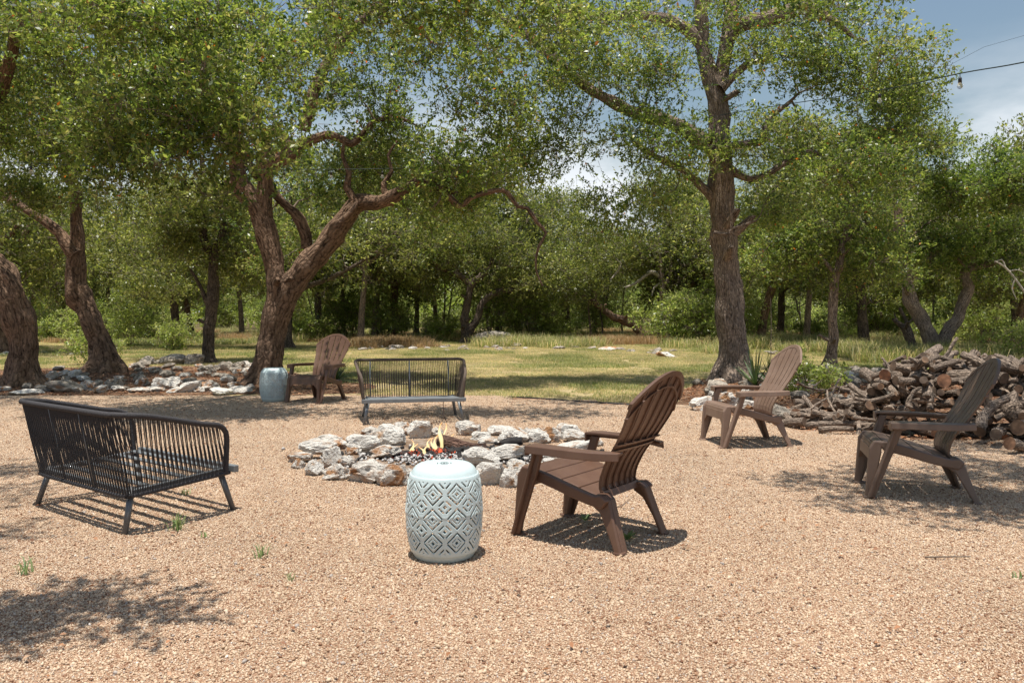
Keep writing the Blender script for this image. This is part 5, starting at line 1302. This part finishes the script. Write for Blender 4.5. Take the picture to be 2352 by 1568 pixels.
for row, yo in enumerate((0, .22, .48)):
    z = .05
    while z < .8:
        x = 3.55+rl.uniform(0, .1)
        while x < 6.4:
            if z < ph(x)-.03 and not (row and z < ph(x)-.3):
                yb = 8.35-.28*(x-3.2)+yo+z*.45
                across = rl.random() < .2; me = rl.choice(LG)
                put(me, (x+rl.uniform(-.03, .03), yb+rl.uniform(-.08, .08), z+rl.uniform(-.02, .03)), (rl.uniform(-.5, .5) if across else math.pi/2*rl.choice([1, -1])+rl.uniform(-.55, .55)), rl.uniform(-.42, .42), rl.uniform(0, 6),
                    '%s %s log at the %s of the firewood heap, %s layer' % ('crosswise' if across else 'end-on', ['front row', 'second row', 'back row'][row], ['far left', 'left', 'centre', 'right', 'far right'][min(4, int((x-3.55)/.57))], ['bottom', 'lower', 'middle', 'upper', 'upper'][min(4, int(z/.16))]), 'logs stacked in the firewood heap', rl.uniform(.55, 1.05)); cnt += 1
            x += rl.uniform(.105, .16)
        z += .095
KL = crop(2140, 860, 3.824)
def tl(x0, y0, x1, y1, d0, d1, me, label, L0, sc=1):
    a = at(*KL(x0, y0), d0); b = at(*KL(x1, y1), d1); o = place_log(me, a, b, 'firewood_log', label, 'log'); k = (Vector(a)-Vector(b)).length/L0; o.scale = (k, sc, sc)
tl(560, 350, 800, 50, 8.3, 8.9, LL[3], 'long thick log leaning up to the top of the firewood heap', .7, 1.05)
tl(270, 300, 480, 240, 8.5, 8.8, LL[1], 'thick log lying along the upper left of the heap', .62, 1.1)
tl(460, 280, 690, 140, 8.6, 8.9, LL[0], 'log just left of the long leaning one on top of the heap', .75, 1.2)
tl(720, 290, 960, 100, 8.4, 8.9, LL[4], 'crooked log with a side branch pointing up on the heap', .8, 1.1)
tl(1100, 190, 1145, 80, 8.8, 8.9, LG[2], 'short upright log end on top of the heap', .38, 1.0)
tl(930, 270, 1330, 190, 8.5, 8.9, LL[3], 'long horizontal log crossing behind the top of the dark chair', .7, 1.0)
tl(960, 330, 1290, 240, 8.2, 8.6, LL[0], 'long log just below the top horizontal one', .75, 1.1)
tl(1300, 220, 1500, 215, 8.7, 8.8, LL[1], 'sawn log end poking out right of the dark chair back', .62, .9)
tl(600, 420, 660, 600, 8.0, 7.85, BR[0], 'splintered pale branch hanging down the front of the heap', .7, 1.8)
tl(680, 520, 890, 300, 8.0, 8.4, LL[2], 'orange broken ended log propped across the heap', .85, 1.0)
tl(720, 640, 760, 500, 7.9, 8.0, BR[1], 'short pale broken stick in the middle of the heap', .55, 2)
tl(380, 350, 540, 350, 8.1, 8.2, LG[4], 'short fat log at the left front of the heap', .36, 1.0)
tl(1390, 430, 1620, 360, 8.1, 8.2, LL[4], 'pale log running out of the right edge of the photo', .8, 1.2)
tl(1440, 480, 1640, 700, 8.0, 7.9, LL[1], 'very thick furrowed log at the right end of the heap', .62, 1.7)
tl(1180, 830, 1460, 560, 7.5, 7.8, LL[2], 'curved dark branch behind the back of the dark chair', .85, 1.2)
tl(1540, 800, 1620, 790, 7.5, 7.9, LG[6], 'largest round sawn log end at the right edge of the photo', .30, 1.0)
tl(1340, 860, 1400, 830, 7.3, 7.6, LG[2], 'round sawn log end left of the largest one', .38, .8)
tl(1460, 950, 1600, 980, 7.0, 7.1, LG[6], 'log lying on the gravel at the right end of the heap', .30, .8)
# low left heap and branches on the ground
for i in range(58):
    px = rl.uniform(1815, 2035); z = rl.uniform(.03, .05+.26*min(1, (px-1790)/200)); x, d = gd(px, rl.uniform(948, 988), 0)
    put(rl.choice(LG+[LG[5]]), (x, d, z), rl.uniform(-1.8, 1.8), rl.uniform(-.35, .35), rl.uniform(0, 6), 'small log %s of the low heap behind the faded chair, %s' % ('at the left end' if px < 1890 else ('in the middle' if px < 1965 else 'at the right end'), 'on top' if z > .14 else 'low down'), 'logs in the low heap left of the firewood', rl.uniform(.7, 1))
for (a, b, me, L0, lb) in [((1850, 988), (2005, 995), LL[2], .85, 'long knotty branch lying on the gravel before the low heap'), ((1880, 998), (1960, 1000), LG[1], .42, 'short grey branch on the gravel in front of the low heap'), ((1800, 972), (1930, 978), LL[4], .8, 'flat weathered branch on the gravel at the left of the low heap')]:
    pa, pb = (*gd(*a), .05), (*gd(*b), .05); o = place_log(me, pa, pb, 'firewood_log', lb, 'log'); k = (Vector(pa)-Vector(pb)).length/L0; o.scale = (k, .8, .8)
for i in range(12):
    x, d = gd(rl.uniform(1830, 2330), rl.uniform(930, 985)); put(rl.choice(BR), (x, d+.4, rl.uniform(.1, .5)*min(1, (x-2)/3)), rl.uniform(0, 3), rl.uniform(-.3, .6), rl.uniform(0, 6), 'thin forked branch sticking out of the wood heap', 'thin branches in the wood heap', name='branch')

# ------------------------------------------------------------------ yuccas, sprouts
def yucca(label, loc, n, L_, seed, up=.5, w=.014):
    root = empty('yucca_plant', (loc[0], loc[1], .01)); tag(root, label, 'plant'); r = random.Random(seed)
    for i in range(n):
        a = r.uniform(0, 6.28); e = r.uniform(up*.3, 1.45); l = L_*r.uniform(.7, 1.1); mb = MB(); vs = []
        K = 6; dx, dy = math.cos(a), math.sin(a)
        for k in range(K):
            t = k/(K-1); h = math.cos(e)*l*t; z = math.sin(e)*l*t-.12*l*t*t*math.cos(e); ww = w*(1-t)**.6*(1 if t > 0 else .7)
            vs += [(dx*h-dy*ww, dy*h+dx*ww, z+.25*ww+.03), (dx*h, dy*h, z+.03), (dx*h+dy*ww, dy*h-dx*ww, z+.25*ww+.03)]
        fs = []
        for k in range(K-1): fs += [(k*3, k*3+1, k*3+4, k*3+3), (k*3+1, k*3+2, k*3+5, k*3+4)]
        V = np.array(vs); F = np.array(fs); me = np_mesh('leaf', V, F, M_yucca, rnd=np.full(len(F), r.random())); link(bpy.data.objects.new('leaf', me), root)
    return root
yucca('dark spiky yucca behind the brown chair by the far stool', (*gd(770, 880),), 90, .62, 1, .3, .012)
yucca('broad leaved yucca between the tall oak and the faded chair', (*gd(1775, 893),), 46, .62, 2, 1.2, .022)
yucca('small yucca clump at the right root of the tall straight oak', (*gd(1735, 892),), 22, .7, 3, 1.6, .02)
def sprout(label, loc, n, h, seed, m=None, w=.004, group=None):
    r = np.random.default_rng(seed); V, F, rn = blade_geo(n, .06, h*.5, h, w, r, 1.2)
    o = bpy.data.objects.new('grass_sprout', np_mesh('grass_sprout', V, F, m or M_weed, rnd=rn)); o.location = (loc[0], loc[1], .014); link(o); tag(o, label, 'weed', group)
for i, (px, py, n, h, lb) in enumerate([(405, 1222, 26, .14, 'sprig of green grass beside the nearest leg of the left bench'), (425, 1140, 16, .06, 'low green tuft under the left bench'), (600, 1285, 16, .09, 'small green weed alone on the gravel left of the near stool'), (475, 1238, 8, .05, 'tiny green tuft right of the left bench shadow'),
        (660, 1338, 7, .05, 'tiny thin weed in the gravel below the single green weed'), (60, 1322, 18, .10, 'dry brown green tuft at the left edge of the photo'), (2288, 993, 14, .16, 'tall thin grass tuft at the right foot of the log heap'), (2090, 1000, 10, .06, 'small green tuft between the dark chair and the logs'), (1470, 985, 26, .16, 'pale weed behind the right side of the fire ring'),
        (195, 1030, 6, .04, 'tiny weed in the gravel behind the left bench'), (2345, 1338, 10, .05, 'small green tuft at the lower right edge of the photo')]):
    sprout(lb, gd(px, py), n, h, i, w=.004)
def broadleaf(label, loc, n, s, seed):
    r = random.Random(seed); root = empty('weed', (loc[0], loc[1], .014)); tag(root, label, 'weed')
    for i in range(n):
        a = i*2.4+r.uniform(-.2, .2); V, F = leaf_geo(np.array([[0, 0, .01]]), np.array([[math.cos(a), math.sin(a), r.uniform(.3, 1.1)]]), np.array([[0, 0, 1.]]), np.array([s]), np.array([s*.42]), .2)
        link(bpy.data.objects.new('leaf', np_mesh('leaf', V, F, M_weed, rnd=[r.random()])), root)
broadleaf('green broad leaved weed in the shadow of the nearest chair', gd(1440, 1250), 9, .07, 1)
broadleaf('small weed under the seat of the nearest chair', gd(1345, 1205), 8, .06, 2)

# black edging strip and a fallen twig
e = MB(); pts = [(*gd(px, py), .02) for px, py in ((1170, 914), (1240, 918), (1320, 924), (1400, 929), (1470, 934))]; e.tube(pts, .012, 8)
tag(e.build('edging_strip', M_edging, smooth=True), 'black garden edging strip between the gravel and the lawn', 'edging')
tw_ = MB(); a = Vector((*gd(1395, 1180), .03)); tw_.tube([a, a+Vector((.10, .05, .01)), a+Vector((.19, .12, .06))], [.004, .003, .0015], 6); tw_.tube([a+Vector((.10, .05, .01)), a+Vector((.14, .12, .03))], [.0025, .001], 5)
tag(tw_.build('fallen_twig', M_twig), 'thin dark twig on the gravel behind the nearest chair', 'twig')
st_ = MB(); st_.tube([(*gd(2125, 1290), .025), (*gd(2230, 1291), .03)], [.004, .003], 6); tag(st_.build('fallen_stick', M_twig), 'straight thin stick on the gravel in front of the dark chair', 'stick')
# plant stake beside the yucca
st_ = MB(); x, y = gd(1770, 893); st_.tube([(x, y, 0), (x+.01, y, 1.15), (x, y, 1.5)], [.008, .006, .004], 6); tag(st_.build('garden_stake', M_twig), 'thin bare stem rising out of the yucca beside the tall oak', 'stake')
# cord dangling under the far bench
c_ = MB(); bx, by = -.78, 9.1; pts = [(bx, by, .25), (bx+.0, by-.02, .17), (bx+.01, by-.05, .08), (bx+.05, by-.1, .03)]; c_.tube(smooth_path([(*p, .005) for p in pts], .03)[:, :3], .004, 6)
coil = [(-.85+.38*(t/70)-.3, 8.86+.03*math.cos(t*1.1), .04+.025*math.sin(t*1.1)) for t in range(0, 71)]; c_.tube(coil, .003, 5)
tag(c_.build('coiled_wire', simple('dark_wire', (.05, .025, .018), .6), smooth=True), 'rusty coiled wire hanging under the far rope bench', 'wire')

# ------------------------------------------------------------------ string lights
KW = lambda x, y, d: at(x*.91875, y*.91875, d)
line = [(-200, 395, 11.6), (78, 408, 11.8), (250, 416, 12), (490, 424, 12.8), (710, 424, 13.4), (956, 422, 13.3), (1090, 416, 13.2), (1236, 398, 13.4), (1391, 374, 13.7), (1561, 340, 14), (1790, 290, 14.3)]
line2 = [(1800, 288, 14.3), (1960, 262, 12.4), (2199, 226, 10.2), (2400, 184, 8.6), (2560, 156, 7.6), (2900, 80, 6.0)]
sl = empty('string_lights', KW(78, 408, 13)); tag(sl, 'string of clear bulbs on a dark cord slung between the oaks', 'string lights')
o0 = Vector(sl.location)
for ln in (line, line2):
    p = smooth_path([(*KW(*q), .006) for q in ln], .2); mb = MB(); mb.tube(p[:, :3]-np.array(o0), .0055 if ln is line else .0065, 6); mb.build('cord', M_cord, sl, smooth=True)
for (x, y, d) in [(78, 408, 11.8), (250, 416, 12), (490, 424, 12.8), (710, 424, 13.4), (828, 423, 13.4), (956, 422, 13.3), (1090, 416, 13.2), (1236, 398, 13.4), (1391, 374, 13.7), (1561, 340, 14), (2199, 226, 10.2), (2400, 184, 8.6)]:
    c0 = Vector(KW(x, y, d))-o0
    mb = MB(); mb.tube([c0, c0+Vector((0, 0, -.045))], .004, 6); mb.tube([c0+Vector((0, 0, -.04)), c0+Vector((0, 0, -.055)), c0+Vector((0, 0, -.10))], [.010, .018, .019], 12); s_ = mb.build('socket', M_socket, sl, smooth=True)
    mb = MB(); mb.tube([c0+Vector((0, 0, -z)) for z in (.098, .115, .14, .158, .168)], [.013, .022, .030, .022, .004], 14); mb.build('bulb', M_glass, sl, smooth=True)
mb = MB(); p = [(*KW(q[0], q[1]-12-30*i, q[2]), .0) for i, q in enumerate([(2350, 188, 8.8), (2460, 160, 8.2), (2600, 150, 7.6)])]; mb.tube([q[:3] for q in p], .0014, 5)
tag(mb.build('support_wire', M_cord), 'thin steel wire in the sky just above the bulb cord at right', 'wire')
print('objects', len(bpy.data.objects))
